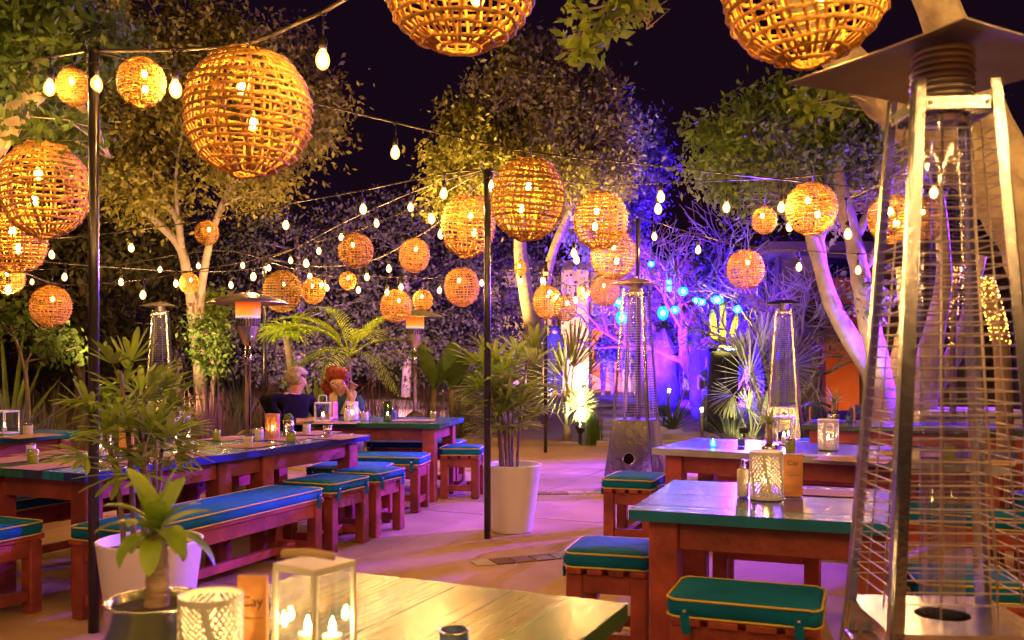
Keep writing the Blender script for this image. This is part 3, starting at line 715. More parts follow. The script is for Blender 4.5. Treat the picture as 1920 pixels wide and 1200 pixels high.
    for k in range(4):
        if not fine:
            b = MB()
        for i in range(wires):
            z = lerp(zb+.05, zt-.10, (i+.5)/wires); q = lerp(sm, stp, (z-zb)/(zt-zb))-.012
            if fine:
                if wme is None: o = wm.build('guard_wire', M_wire, t, smooth=True); wme = o.data
                else: o = link('guard_wire', wme, t)
                p = rotz((0, -q, z), k*math.pi/2); o.location = p; o.rotation_euler = (0, random.uniform(-.006, .006), k*math.pi/2); o.scale = (q-.004, .0019, .0019)
            else: b.tube([(-q, -q, z), (q, -q, z)], .0017, 3)
        for s_ in (-.33, .33):
            za, zc = zb+.03, zt-.08; qa, qc = sm-.016, stp-.016
            pl = [(s_*qa*1.2, -qa, za), (s_*qc*1.2, -qc, zc)]
            if fine:
                bb = MB(); bb.tube(pl, .0024, 5); bb.build('guard_rod', M_wire, t, rot=(0, 0, k*math.pi/2), smooth=True)
            else: b.tube(pl, .002, 4)
        if not fine: o = b.build('wire_guard', M_wire, t, rot=(0, 0, k*math.pi/2)); 
    # quartz tube, burner screen, hood
    b = MB(); b.lathe([(.052, zb+.004), (.052, zt-.06)], 28); b.build('glass_tube', M_tube, t, smooth=True)
    b = MB(); b.lathe([(.0, zt-.085), (.060, zt-.085), (.063, zt-.06), (.060, zt-.055), (.0, zt-.055)], 24); b.build('tube_collar', M_steelb, t, smooth=True)
    b = MB()
    for i in range(9):
        z = zt-.045+i*.016; b.lathe([(.068, z), (.074+.002*(i % 2), z+.005), (.068, z+.0155)], 30)
    b.build('burner_screen', M_steeld, t, smooth=True)
    b = MB(); N_ = 8; vs = []; fs = []
    ztop = zh+.07
    # curved pyramid shell: rings of a square pulled to the apex
    prof = [(1.0, 0), (1.0, .003), (.8, .024), (.6, .042), (.4, .056), (.2, .066), (.04, .07)]
    prof2 = [(.99, .0005), (.79, .020), (.59, .038), (.39, .052), (.2, .062), (.04, .066)]
    h2 = hood
    def ringp(s_, z):
        out = []
        for k in range(4):
            ax, ay = CORN[k]; bx, by = CORN[(k+1) % 4]
            for i in range(N_):
                q = i/N_; bow = 1-.05*math.sin(math.pi*q)*(s_)
                out.append(((lerp(ax, bx, q))*h2*s_*bow, (lerp(ay, by, q))*h2*s_*bow, zh+z-.0*s_))
        return out
    allp = [ringp(*q) for q in prof]; n4 = 4*N_
    for r_ in allp: vs += r_
    for j in range(len(prof)-1):
        for i in range(n4): fs.append((j*n4+i, j*n4+(i+1) % n4, (j+1)*n4+(i+1) % n4, (j+1)*n4+i))
    fs.append(tuple((len(prof)-1)*n4+i for i in range(n4)))
    o0 = len(vs)
    for r_ in [ringp(*q) for q in prof2]: vs += r_
    for j in range(len(prof2)-1):
        for i in range(n4): fs.append((o0+j*n4+(i+1) % n4, o0+j*n4+i, o0+(j+1)*n4+i, o0+(j+1)*n4+(i+1) % n4))
    fs.append(tuple(o0+(len(prof2)-1)*n4+i for i in range(n4-1, -1, -1)))
    for i in range(n4): fs.append((i, o0+i, o0+(i+1) % n4, (i+1) % n4))
    b.add(vs, fs); b.build('hood', M_steeld, t, smooth=False, rot=(0, 0, hrot))
    b = MB(); b.lathe([(0, 0), (.015, 0), (.015, .012), (.006, .02), (0, .02)], 10); b.build('hood_nut', M_snap, t, loc=(0, 0, zh+.068))
    return t
pyramid_heater('nearest pyramid heater, large and blurred with wire guards and glass tube', 1.06, 2.30, R(-4), fine=True, wires=42, hood=.262, sb=.25, sm=.178, stp=.095, hrot=R(31))
pyramid_heater('pyramid heater with the round hole in its base, middle of the patio', 1.275, 9.6, R(-25), zb=.75, zt=2.08, zh=2.13, hood=.205, sb=.27, sm=.185, wires=46)
pyramid_heater('pyramid heater in front of the pale fan palm', 3.62, 12.4, R(-22), hood=.235, wires=44)
pyramid_heater('pyramid heater behind the potted palm, before the forked trunk', -5.35, 14.2, R(12), zb=.76, zt=2.10, zh=2.16, hood=.24, wires=44)

def mushroom(label, x, y, rz=0):
    t = thing('round_hood_heater', label, 'patio heater', (x, y, 0), rz, 'round-hooded patio heaters')
    b = MB(); b.lathe([(0, 0), (.23, 0), (.23, .04), (.21, .08), (.20, .46), (.19, .50), (.10, .60), (.045, .64)], 28); b.build('tank_housing', mat('bronze_paint', (.10, .07, .05), .4, metal=.6, var=.2), t, smooth=True)
    b = MB(); b.lathe([(.030, .62), (.030, 1.30), (.036, 1.30), (.036, 1.42), (.030, 1.42), (.030, 1.55)], 18); b.build('pole', M_steelb, t, smooth=True)
    b = MB(); b.lathe([(.035, 1.50), (.06, 1.53), (.09, 1.60), (.115, 1.68), (.12, 1.70)], 28); b.build('burner_housing', M_steel, t, smooth=True)
    for k in range(24):
        if k == 0:
            s_ = MB(); s_.box((0, 0, 0), (.006, .012, .07), bev=.001); s0 = s_.build('vent_slot', M_black, t); so = s0
        else: so = link('vent_slot', s0.data, t)
        a = k*math.pi/12; so.location = (.121*math.cos(a), .121*math.sin(a), 1.735); so.rotation_euler = (0, 0, a)
    b = MB(); b.lathe([(.12, 1.70), (.122, 1.77), (.125, 1.78)], 28); b.build('vent_band', M_steel, t, smooth=True)
    # glowing mesh screen: blue flame foot, orange body, from one procedural emitter
    m = MATS.get('glowing_screen')
    if not m:
        m = bpy.data.materials.new('glowing_screen'); MATS['glowing_screen'] = m; nt, N, L, bs = nodes_of(m)
        tc = N.new('ShaderNodeTexCoord'); sp = N.new('ShaderNodeSeparateXYZ'); mr = N.new('ShaderNodeMapRange'); rp = N.new('ShaderNodeValToRGB')
        L.new(tc.outputs['Object'], sp.inputs[0]); L.new(sp.outputs['Z'], mr.inputs[0]); mr.inputs['From Min'].default_value = 1.78; mr.inputs['From Max'].default_value = 1.95
        L.new(mr.outputs[0], rp.inputs[0]); e = rp.color_ramp.elements
        e[0].position = 0; e[0].color = (.10, .16, .8, 1); e[1].position = 1; e[1].color = (.8, .035, .005, 1)
        x1 = e.new(.10); x1.color = (.9, .7, .5, 1); x2 = e.new(.22); x2.color = (1, .42, .03, 1); x3 = e.new(.7); x3.color = (1, .20, .01, 1)
        L.new(rp.outputs[0], bs.inputs['Emission Color']); bs.inputs['Emission Strength'].default_value = .34; bs.inputs['Base Color'].default_value = (.2, .1, .05, 1)
    b = MB(); b.lathe([(.125, 1.782), (.128, 1.95)], 36); b.build('glowing_screen', m, t, smooth=True)
    b = MB(); prof = [(.0, 2.045), (.06, 2.043), (.20, 2.02), (.34, 1.975), (.405, 1.94), (.41, 1.932), (.405, 1.932), (.33, 1.965), (.19, 2.008), (.0, 2.03)]
    b.lathe(prof, 40); b.build('hood', M_steeld, t, smooth=True)
    b = MB(); b.lathe([(.0, 2.07), (.02, 2.065), (.022, 2.043)], 12); b.build('hood_nut', M_snap, t, smooth=True)
    b = MB(); b.lathe([(.131, 1.945), (.135, 1.952), (.131, 1.958)], 36); b.build('screen_rim', M_steelb, t, smooth=True)
mushroom('round-hooded patio heater with orange glow behind the long blue-edged table', -2.715, 9.6)
mushroom('round-hooded patio heater behind the couple\'s table, half hidden by a lantern', -1.34, 12.9, .4)

# ------------------------------------------------------------------ planters and palms
def planter(label, x, y, h, r):
    t = thing('planter', label, 'planter', (x, y, 0), 0, 'tall white planters')
    b = MB(); b.lathe([(0, .0), (r*.68, 0), (r*.70, .012), (r*.985, h-.01), (r, h), (r*.97, h+.004), (r*.93, h), (r*.90, h-.06), (0, h-.06)], 48); b.build('pot', M_pot, t, smooth=True)
    b = MB(); n = 22; vs = [(0, 0, h-.045)]
    for j in range(1, 5):
        for i in range(n): a = 2*math.pi*i/n; rr = r*.9*j/4; vs.append((rr*math.cos(a), rr*math.sin(a), h-.05+random.uniform(-.006, .008)))
    fs = [(0, 1+i, 1+(i+1) % n) for i in range(n)]
    for j in range(3):
        for i in range(n): fs.append((1+j*n+i, 1+(j+1)*n+i, 1+(j+1)*n+(i+1) % n, 1+j*n+(i+1) % n))
    b.add(vs, fs); b.build('soil', M_soil, t)
    return t
def fan_blades(b, c, axis, side, L_, nb, spread, wd, droop, segs=5):
    """fan leaf: nb finger blades from c, around direction axis within plane (axis, side)"""
    axis = Vector(axis).normalized(); side = Vector(side).normalized(); nrm = axis.cross(side)
    for i in range(nb):
        a = lerp(-spread, spread, i/(nb-1) if nb > 1 else .5)+random.uniform(-.05, .05)
        d = axis*math.cos(a)+side*math.sin(a)+nrm*random.uniform(-.10, .10)
        sd = (-axis*math.sin(a)+side*math.cos(a))
        b.strip(c+d*.01, d, L_*(1-.22*abs(a)/max(spread, .01))*random.uniform(.88, 1.08), wd, droop*random.uniform(.6, 1.5), segs, .3, None,
                (lambda t: (.35+.65*min(1, t*3.2))*(1.0 if t < .82 else max(.25, 1-(t-.82)*3.5))))
def rhapis(label, x, y, z0, canes, hmin, hmax, spread, L_, seed, nleaf=7, px=None):
    random.seed(seed)
    t = thing('lady_palm', label, 'potted palm', (x, y, z0), 0, 'lady palms in white planters')
    for k in range(canes):
        a = random.random()*6.28; r0 = random.uniform(.02, .11); h = random.uniform(hmin, hmax); ln = random.uniform(.3, 1)*spread
        p0 = Vector((r0*math.cos(a), r0*math.sin(a), -.01)); p1 = Vector((math.cos(a)*(r0+ln*.35), math.sin(a)*(r0+ln*.35), h*.55)); p2 = Vector((math.cos(a)*(r0+ln), math.sin(a)*(r0+ln), h))
        pts = catmull([p0, p1, p2], 6); b = MB(); b.tube(pts, [lerp(.013, .008, i/(len(pts)-1))*(1.15 if i % 2 else .9) for i in range(len(pts))], 6)
        b.build('cane', M_barkd, t, smooth=True)
        for i in range(nleaf):
            q = .64+.36*(i+.6)/nleaf; c = pts[min(len(pts)-1, int(q*(len(pts)-1)))]
            az = i*2.4+k*1.3+random.uniform(-.3, .3); el = lerp(.10, 1.25, (i/nleaf)**1.1)+random.uniform(-.15, .2)
            d = Vector((math.cos(az)*math.cos(el), math.sin(az)*math.cos(el), math.sin(el)))
            pet = random.uniform(.10, .22)*L_/.3; e = c+d*pet
            b = MB(); b.tube([c, c+d*pet*.5+Vector((0, 0, .008)), e], .0032, 4)
            dd = (d+Vector((0, 0, -.15))).normalized(); sd = dd.cross(Vector((0, 0, 1))); sd = sd.normalized() if sd.length > .1 else Vector((1, 0, 0))
            rl = Quaternion(dd, random.uniform(-.7, .7)); sd = rl @ sd
            fan_blades(b, e, dd, sd, L_*random.uniform(.75, 1.1), random.randint(7, 9), random.uniform(1.0, 1.5), .022*L_/.3, random.uniform(.0, .5))
            b.build('frond', M_palm, t, smooth=False)
    return t
planter('tall white planter in front of the long bench, lit violet on one flank', -1.66, 4.28, .54, .235)
rhapis('dense lady palm spreading from the planter in front of the long bench', -1.66, 4.28, .49, 7, .50, .84, .13, .20, 3, nleaf=7)
planter('tall white planter beside the middle pole', .0, 7.42, .53, .235)
rhapis('tall lady palm in the planter beside the middle pole', .0, 7.42, .48, 9, .40, .98, .22, .27, 5, nleaf=7)
random.seed(21)

def fanpalm(label, x, y, z0, L_, n, mt, zc=.55, seed=1, blades=22, stems=3, wd=.011):
    random.seed(seed)
    t = thing('fan_palm', label, 'fan palm', (x, y, z0), 0)
    b = MB(); b.tube([(0, 0, -.05), (.02, 0, zc*.5)], [.07, .05], 8); b.build('trunk', M_barkd, t)
    for k in range(n):
        az = k*2.399+random.uniform(-.2, .2); el = random.uniform(.15, 1.35) if k else 1.4
        d = Vector((math.cos(az)*math.cos(el), math.sin(az)*math.cos(el), math.sin(el)))
        base = Vector((0, 0, zc*.45)); e = base+d*zc*random.uniform(.7, 1.15)
        b = MB(); b.tube([base, e], [.009, .006], 4)
        sd = d.cross(Vector((0, 0, 1))); sd = sd.normalized() if sd.length > .1 else Vector((1, 0, 0)); sd = Quaternion(d, random.uniform(-.5, .5)) @ sd
        fan_blades(b, e, d, sd, L_*random.uniform(.85, 1.1), blades, 2.2, wd, random.uniform(.05, .4), 3)
        b.build('frond', mt, t)
    return t
def gzp(px, Y): return gz((px-960)*Y/F, Y)
def place(px, Y): x = (px-960)*Y/F; return x, Y, gz(x, Y)
def fanpalm2(label, px, Y, hubs, nb, wd, seed):
    random.seed(seed); x, y, z0 = place(px, Y); t = thing('fan_palm', label, 'fan palm', (x, y, z0)); o0 = Vector((x, y, z0))
    b = MB(); b.tube([(0, 0, -.05), (.02, 0, .12), (0, .02, .28)], [.075, .07, .045], 8); b.build('trunk', M_barkd, t)
    for (hx, hy, r, ang, spr, dy) in hubs:
        e = W(hx, hy, Y+dy)-o0; b = MB(); mid = e*.5+Vector((0, 0, .05)); b.tube(catmull([Vector((0, 0, .2)), mid, e], 4), .009, 4); L_ = r*(Y+dy)/F
        ax = Vector((math.sin(R(ang)), random.uniform(-.45, -.1), math.cos(R(ang)))).normalized(); sd = ax.cross(Vector((random.uniform(-.25, .25), 1, random.uniform(-.2, .2)))).normalized()
        fan_blades(b, e, ax, sd, L_, nb, spr, wd, random.uniform(.05, .3), 4); b.build('frond', M_fan, t)
fanpalm2('brightly lit fan palm beside the ground spotlight', 1062, 15.2, [(1062, 718, 92, 5, 3.0, -.15), (1075, 690, 92, 12, .75, .2), (1050, 700, 70, -40, 1.2, .3), (1095, 745, 55, 100, 1.4, -.2), (1030, 740, 60, -95, 1.0, 0), (1088, 762, 42, 40, 2.9, -.28), (1105, 700, 60, 60, .9, .35)], 32, .022, 11)
fanpalm2('pale fan palm behind the heater, full round fans', 1412, 13.6, [(1405, 706, 78, 0, 2.9, -.1), (1392, 672, 60, -12, .7, .2), (1430, 660, 85, 15, .8, .3), (1475, 690, 80, 55, 2.2, .1), (1440, 730, 60, 120, 1.3, 0), (1375, 740, 55, -120, 1.2, .1), (1405, 770, 45, 20, 2.2, -.2)], 28, .017, 12)
fanpalm('small pale fan palm half behind the lady palm', *place(985, 17.5), .5, 7, M_fan, .9, 13)
def spiky(label, px, Y, n, L_, mt, wd=.02, seed=2, cat='spiky plant', up=.25, z=None, name='spiky_plant', part='leaf_blade', joined=False, droop=.25):
    random.seed(seed); x, y, z0 = place(px, Y)
    if z is not None: z0 = z
    t = thing(name, label, cat, (x, y, z0)); J = MB()
    for k in range(n):
        az = k*2.399; el = random.uniform(up, 1.45); d = (math.cos(az)*math.cos(el), math.sin(az)*math.cos(el), math.sin(el))
        b = J if joined else MB(); b.strip((.02*math.cos(az), .02*math.sin(az), -.02), d, L_*random.uniform(.75, 1.1), wd, droop, 4, .35, None, lambda q: (1-q)**.6)
        if not joined: b.build(part, mt, t)
    if joined: o = J.build('foliage', mt, t); o['kind'] = 'stuff'
    return t
spiky('dark yucca between the heater and the blue statue', 1262, 15, 44, .75, M_agave, .02, 31, z=.25)
spiky('dark yucca low beside the sand path bollard', 1372, 13.9, 44, .85, M_agave, .02, 32, z=.1)
spiky('violet yucca in front of the blue statue', 1325, 18.5, 40, .9, M_agave, .03, 33)
spiky('broad striped yucca behind the seated man', 595, 13.0, 34, 1.15, M_palm, .035, 34, z=.3)
spiky('tall yucca at the foot of the forked pink-lit trunk', 455, 14.5, 28, 1.2, M_agave, .03, 35, z=.2)
spiky('broad leaved lily clump at the picture edge by the glass candle box', 18, 12.2, 20, 1.6, M_palm, .05, 36, z=.2)
spiky('low yucca in the shade under the forked pale trees', 1555, 12.5, 34, .8, M_agave, .022, 37, z=.1)
# grasses
def grass(label, px, Y, n, L_, mt, seed, spread=.12, droop=.9, wd=.004, name='grass_clump', lean=.38):
    random.seed(seed); x, y, z0 = place(px, Y); b = MB()
    for k in range(n):
        az = random.random()*6.28; el = math.acos(min(.98, abs(random.gauss(0, lean)))); r0 = abs(random.gauss(0, spread)); a2 = random.random()*6.28
        d = (math.cos(az)*math.cos(el), math.sin(az)*math.cos(el), math.sin(el))
        b.strip((r0*math.cos(a2), r0*math.sin(a2), -.03), d, L_*random.uniform(.55, 1.1), wd, droop*random.uniform(.4, 1.6), 4, .2, None, lambda q: (1-q)**.5)
    o = b.build(name, mt, None, loc=(x, y, z0)); tag(o, label, 'ornamental grass', 'ornamental grass clumps in the garden bed'); return o
gl = [(30, 10.6, 1.1, M_grass, 'grey-green grass clump behind the glass candle box'), (95, 11.5, 1.2, M_grass, 'dry grass clump at the foot of the thin forked sapling'),
      (205, 12.4, 1.0, M_grass, 'dark grass clump behind the tall black pole'), (395, 12.2, 1.1, M_pink, 'pinkish plumed grass beside the potted palm'),
      (440, 12.8, 1.0, M_grass, 'tan grass clump touching the heater post'), (505, 14.0, 1.15, M_pink, 'violet plumed grass left of the seated man\'s head'),
      (560, 12.3, 1.1, M_grass, 'olive grass clump between the two seated people'), (615, 13.4, 1.2, M_grass, 'tall olive grass right behind the red-haired woman'),
      (700, 13.6, 1.25, M_pink, 'purple-tipped grass between the palm trunk and the round heater'), (735, 12.8, 1.0, M_grass, 'dark grass clump at the post of the second round heater'),
      (800, 15.2, 1.1, M_pink, 'violet feathery grass behind the banana plant'), (860, 14.9, 1.0, M_grass, 'dusky grass clump beside the banana stems'),
      (885, 15.8, 1.2, M_pink, 'mauve grass clump next to the middle pole'), (1380, 13.2, .55, M_grass, 'small dark tuft at the sand path by the bollard'),
      (1530, 12.8, 1.1, M_grass, 'grey feathery grass between pale fan palm and forked trees'), (310, 13.5, 1.1, M_grass, 'grass clump at the base of the heater behind the palm')]
for i, (px, Y, L_, mt, lb) in enumerate(gl): grass(lb, px, max(Y, 14.7 if 600 < px < 1200 else Y), 240, L_, mt, 100+i, .16, wd=.0055)
grass('vivid green grass tuft lit by the ground spotlight', 1112, 14.75, 420, .52, M_grassg, 140, .075, .25, .004, lean=.16)

# feather palms, banana, small tufted palm
def feather(label, px, Y, pyc, fronds, L_, mt, seed, stem_r=.05, z0=None, upr=.9, name='feather_palm'):
    random.seed(seed); x, y, zz = place(px, Y); zc = H+(HY-pyc)*Y/F
    t = thing(name, label, 'palm', (x, y, zz)); zc -= zz
    b = MB(); b.tube(catmull([(0, 0, -.1), (.04, 0, zc*.5), (0, 0, zc)], 5), [stem_r*(1-.3*i/10)*(1.08 if i % 2 else .95) for i in range(11)], 8); b.build('trunk', M_bark, t, smooth=True)
    for k in range(fronds):
        az = k*2.399+.4; el = random.uniform(.25, 1.3); d = Vector((math.cos(az)*math.cos(el), math.sin(az)*math.cos(el), math.sin(el)))
        pts = [Vector((0, 0, zc))]; n = 14; dr = random.uniform(1.2, 2.0)
        for i in range(n): pts.append(pts[-1]+d*L_/n); d = (d+Vector((0, 0, -dr/n))).normalized()
        b = MB(); b.tube(pts, [.012*(1-i/(n+1)) for i in range(n+1)], 4)
        for i in range(3, n+1):
            for s_ in (-1, 1):
                for h_ in (0, .5):
                    p = pts[i] if h_ == 0 else (pts[i]+pts[i-1])/2
                    tg = (pts[i]-pts[i-1]).normalized(); sd = tg.cross(Vector((0, 0, 1))); sd = sd.normalized() if sd.length > .05 else Vector((1, 0, 0))
                    dd = (tg*.75+sd*s_*.75+Vector((0, 0, .1))).normalized()
                    b.strip(p, dd, L_*.34*math.sin(math.pi*(i/n*.85+.12)), .013, .7, 3, .2, None, lambda q: (1-q)**.55)
        b.build('frond', mt, t)
    return t
feather('feather palm arching over the red-haired woman', 655, 12.6, 668, 11, 1.25, M_palm, 41, .02)
def tuftpalm(label, px, Y, pyc):
    random.seed(44); x, y, zz = place(px, Y); zc = H+(HY-pyc)*Y/F-zz
    t = thing('tufted_palm', label, 'palm', (x, y, zz))
    b = MB(); b.tube(catmull([(0.05, 0, -.1), (.10, 0, zc*.4), (-.02, 0, zc)], 6), .055, 8); b.build('trunk', M_bark, t, smooth=True)
    for k in range(16):
        az = k*2.399; el = random.uniform(-.1, 1.2); d = Vector((math.cos(az)*math.cos(el), math.sin(az)*math.cos(el), math.sin(el)))
        b = MB(); sd = d.cross(Vector((0, 0, 1))).normalized(); e = Vector((0, 0, zc))+d*.12; b.tube([(0, 0, zc), e], .006, 4)
        fan_blades(b, e, d, sd, .42, 11, 1.2, .016, 1.0, 4); b.build('frond', M_palm, t)
tuftpalm('small tufted palm on a bent stem above the seated man', 540, 13.2, 628)
def banana(label, px, Y, seed):
    random.seed(seed); x, y, zz = place(px, Y); t = thing('banana_plant', label, 'banana plant', (x, y, zz))
    for dx in (-.18, .16):
        b = MB(); b.tube([(dx, 0, -.05), (dx*.8, 0, .8)], [.075, .05], 8); b.build('stem', M_barkd, t, smooth=True)
    for k in range(11):
        az = k*2.399; el = random.uniform(.5, 1.35); d = (math.cos(az)*math.cos(el), math.sin(az)*math.cos(el), math.sin(el))
        b = MB(); b.strip(((-.15 if k % 2 else .13), 0, .75), d, random.uniform(.8, 1.15), .15, random.uniform(.3, 1.1), 9, .25, None, lambda q: .12 if q < .14 else math.sin(math.pi*min(1, (q-.12)/.88*.93+.07))**.6)
        b.build('leaf', M_banana, t, smooth=True)
banana('banana plant with broad paddle leaves beside the second round heater', 832, 14.9, 51)
def bird(label, px, Y, seed):
    random.seed(seed); x, y, zz = place(px, Y); t = thing('paddle_leaf_plant', label, 'plant', (x, y, zz))
    for k in range(9):
        az = k*2.399; el = random.uniform(.7, 1.3); d = Vector((math.cos(az)*math.cos(el), math.sin(az)*math.cos(el), math.sin(el)))
        e = d*random.uniform(.6, .95); b = MB(); b.tube([(0, 0, 0), e], .008, 4)
        b.strip(e, (d+Vector((math.cos(az)*.9, math.sin(az)*.9, -.2))), .5, .10, 1.2, 7, .2); b.build('leaf', M_banana, t, smooth=True)
bird('dark paddle-leaved plant under the orange wall', 1590, 12.3, 52)

# ------------------------------------------------------------------ trees
def leafcloud(blobs, per, size, seed, droop=.6, clump=.22):
    rg = np.random.default_rng(seed); C = []; 
    for (c, r, n) in blobs:
        k = 0
        while k < n:
            p = rg.normal(size=3); p /= np.linalg.norm(p); rad = rg.uniform(.35, 1.0)**.5
            q = np.array(c)+p*np.array(r)*rad*rg.uniform(.85, 1.12); C.append(q); k += 1
    C = np.array(C); n = len(C)*per
    P = np.repeat(C, per, 0)+rg.normal(size=(n, 3))*clump*rg.uniform(.5, 1.3, (len(C), 1)).repeat(per, 0)*np.array([1, 1, .8])
    D = rg.normal(size=(n, 3)); D[:, 2] -= droop; D /= np.linalg.norm(D, axis=1, keepdims=True)
    Wv = np.cross(D, rg.normal(size=(n, 3))); Wv /= np.linalg.norm(Wv, axis=1, keepdims=True)+1e-9
    L_ = size*rg.uniform(.6, 1.35, (n, 1)); wd = L_*.24
    V_ = np.stack([P, P+D*L_*.45+Wv*wd, P+D*L_, P+D*L_*.45-Wv*wd], 1).reshape(-1, 3)
    return V_, C
def tree(label, Y, limbs, blobs, leaf, size, per=45, bark=None, seed=1, name='tree', clump=.22, droop=.6, twig=.6, cat='tree', twr=.010, dz=0):
    """limbs: lists of (px,py,r[,dY]); blobs: (px,py,rx,ry,depth,n[,dY]) in photo pixels at distance Y"""
    bark = bark or M_bark; x0 = W(limbs[0][0][0], limbs[0][0][1], Y)
    base = Vector((x0.x, Y, gz(x0.x, Y)-.05)); t = thing(name, label, cat, base)
    sk = []; nb = 0
    for li, l in enumerate(limbs):
        P = [W(p[0], p[1], Y+(p[3] if len(p) > 3 else 0)) for p in l]
        if li == 0 and name != 'overhanging_branch': P[0].z = base.z-.1
        pts = catmull(P, 5); rr = []
        for i in range(len(pts)):
            q = i/(len(pts)-1)*(len(l)-1); j = min(int(q), len(l)-2); rr.append(lerp(l[j][2], l[j+1][2], q-j)*random.uniform(.93, 1.07))
        b = MB(); b.tube([p-base for p in pts], rr, 9); b.build('trunk' if li == 0 else 'limb', bark, t, smooth=True)
        sk += pts[len(pts)//3:] if li == 0 else pts
    bl = [(tuple(W(q[0], q[1], Y+(q[6] if len(q) > 6 else 0))), (q[2]*Y/F, q[4], q[3]*Y/F), q[5]) for q in blobs]
    if bl:
        V_, C = leafcloud(bl, per, size, seed, droop, clump); V_ = V_-np.array(base)
        o = mesh_np('crown', V_, None, 4, leaf, t); o['kind'] = 'stuff'
        K = np.array([tuple(p) for p in sk]); b = MB(); rnd = random.Random(seed)
        for c in C:
            if rnd.random() > twig: continue
            d = np.linalg.norm(K-c, axis=1)+np.maximum(0, K[:, 2]-c[2]+.1)*1.5; k = int(np.argmin(d)); a = Vector(K[k]); e = Vector(c); mid = (a+e)/2+Vector((rnd.uniform(-.1, .1), rnd.uniform(-.1, .1), rnd.uniform(0, .15)*(e-a).length))
            b.tube([a-base, mid-base, e-base], [twr*1.6, twr, twr*.4], 3, cap=False)
        if b.v: o = b.build('twigs', bark, t); o['kind'] = 'stuff'
    return t
random.seed(61)
tree('large olive-lit tree with broad crown in the middle of the garden', 17.5, [[(1005, 760, .17), (1000, 640, .15), (985, 540, .14), (975, 450, .12), (985, 330, .08), (960, 220, .05)], [(1008, 640, .11), (1025, 520, .10), (1045, 450, .08), (1090, 350, .06), (1120, 270, .04)], [(978, 450, .08), (920, 370, .06), (870, 300, .04)]],
     [(985, 210, 130, 90, 1.5, 130), (900, 300, 95, 80, 1.4, 90), (1080, 230, 100, 80, 1.4, 90), (985, 330, 150, 80, 1.5, 120), (1000, 120, 70, 45, .9, 40), (1110, 330, 80, 70, 1.2, 60), (880, 230, 60, 50, .9, 30), (850, 350, 45, 60, .8, 25)], M_leaf_o, .12, 66, bark=M_barkd, seed=3, clump=.19, name='broad_tree')
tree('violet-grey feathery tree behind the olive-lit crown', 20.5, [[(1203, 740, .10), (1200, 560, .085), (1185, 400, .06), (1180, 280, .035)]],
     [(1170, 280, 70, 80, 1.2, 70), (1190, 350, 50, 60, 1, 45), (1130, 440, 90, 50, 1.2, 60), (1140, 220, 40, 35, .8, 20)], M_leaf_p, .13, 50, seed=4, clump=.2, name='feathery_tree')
tree('forked pink-barked tree behind the long blue-edged table', 13.6, [[(378, 770, .09), (374, 690, .095), (366, 600, .10), (352, 520, .075), (335, 460, .065), (280, 400, .055), (215, 310, .04), (150, 250, .03)],
     [(372, 620, .07), (378, 540, .06), (392, 460, .05), (410, 400, .045), (438, 330, .035), (450, 250, .02)], [(340, 470, .055), (332, 410, .05), (300, 370, .04), (262, 330, .03), (230, 280, .02)], [(334, 420, .03), (330, 330, .025), (345, 230, .015)]],
     [(260, 220, 110, 90, 1.2, 95), (400, 170, 110, 70, 1.2, 80), (520, 130, 90, 80, 1.0, 60), (560, 240, 80, 60, 1.0, 50), (330, 60, 130, 60, 1.2, 70), (470, 330, 80, 60, 1.0, 50), (260, 350, 90, 60, 1.0, 55), (200, 130, 60, 60, .8, 30), (590, 190, 40, 40, .6, 22)], M_leaf_o, .095, 56, seed=5, clump=.2, name='forked_tree')
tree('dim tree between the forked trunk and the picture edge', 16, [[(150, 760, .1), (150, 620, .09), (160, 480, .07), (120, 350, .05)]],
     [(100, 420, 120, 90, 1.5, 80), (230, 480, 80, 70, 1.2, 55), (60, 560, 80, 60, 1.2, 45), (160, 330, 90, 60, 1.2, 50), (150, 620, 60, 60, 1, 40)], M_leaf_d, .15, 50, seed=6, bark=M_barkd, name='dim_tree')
tree('thin forked sapling by the glass candle box', 11.6, [[(62, 790, .028), (50, 720, .025), (40, 670, .022), (20, 610, .015), (0, 570, .01)], [(46, 690, .016), (62, 655, .012), (85, 625, .008)], [(42, 680, .014), (90, 668, .01)]],
     [(30, 590, 60, 30, .4, 14), (115, 640, 35, 45, .4, 14)], M_leaf_g, .10, 26, seed=7, name='sapling', clump=.12)
tree('leaning pale branch tree at the picture edge with fresh green leaves', 5.6, [[(-170, 900, .12), (-140, 600, .11), (-60, 350, .10), (10, 240, .085), (62, 180, .06), (110, 168, .035), (160, 210, .022), (205, 295, .012)], [(60, 182, .05), (70, 120, .03), (60, 40, .02)], [(66, 178, .03), (30, 130, .02), (0, 100, .015)]],
     [(60, 50, 110, 60, .7, 70), (20, 150, 60, 70, .6, 35), (150, 60, 70, 50, .6, 36), (110, 250, 60, 30, .4, 14), (10, 10, 90, 40, .7, 40)], M_leaf_g, .075, 34, seed=8, bark=M_barkw, name='leaning_tree', clump=.10, twr=.005)
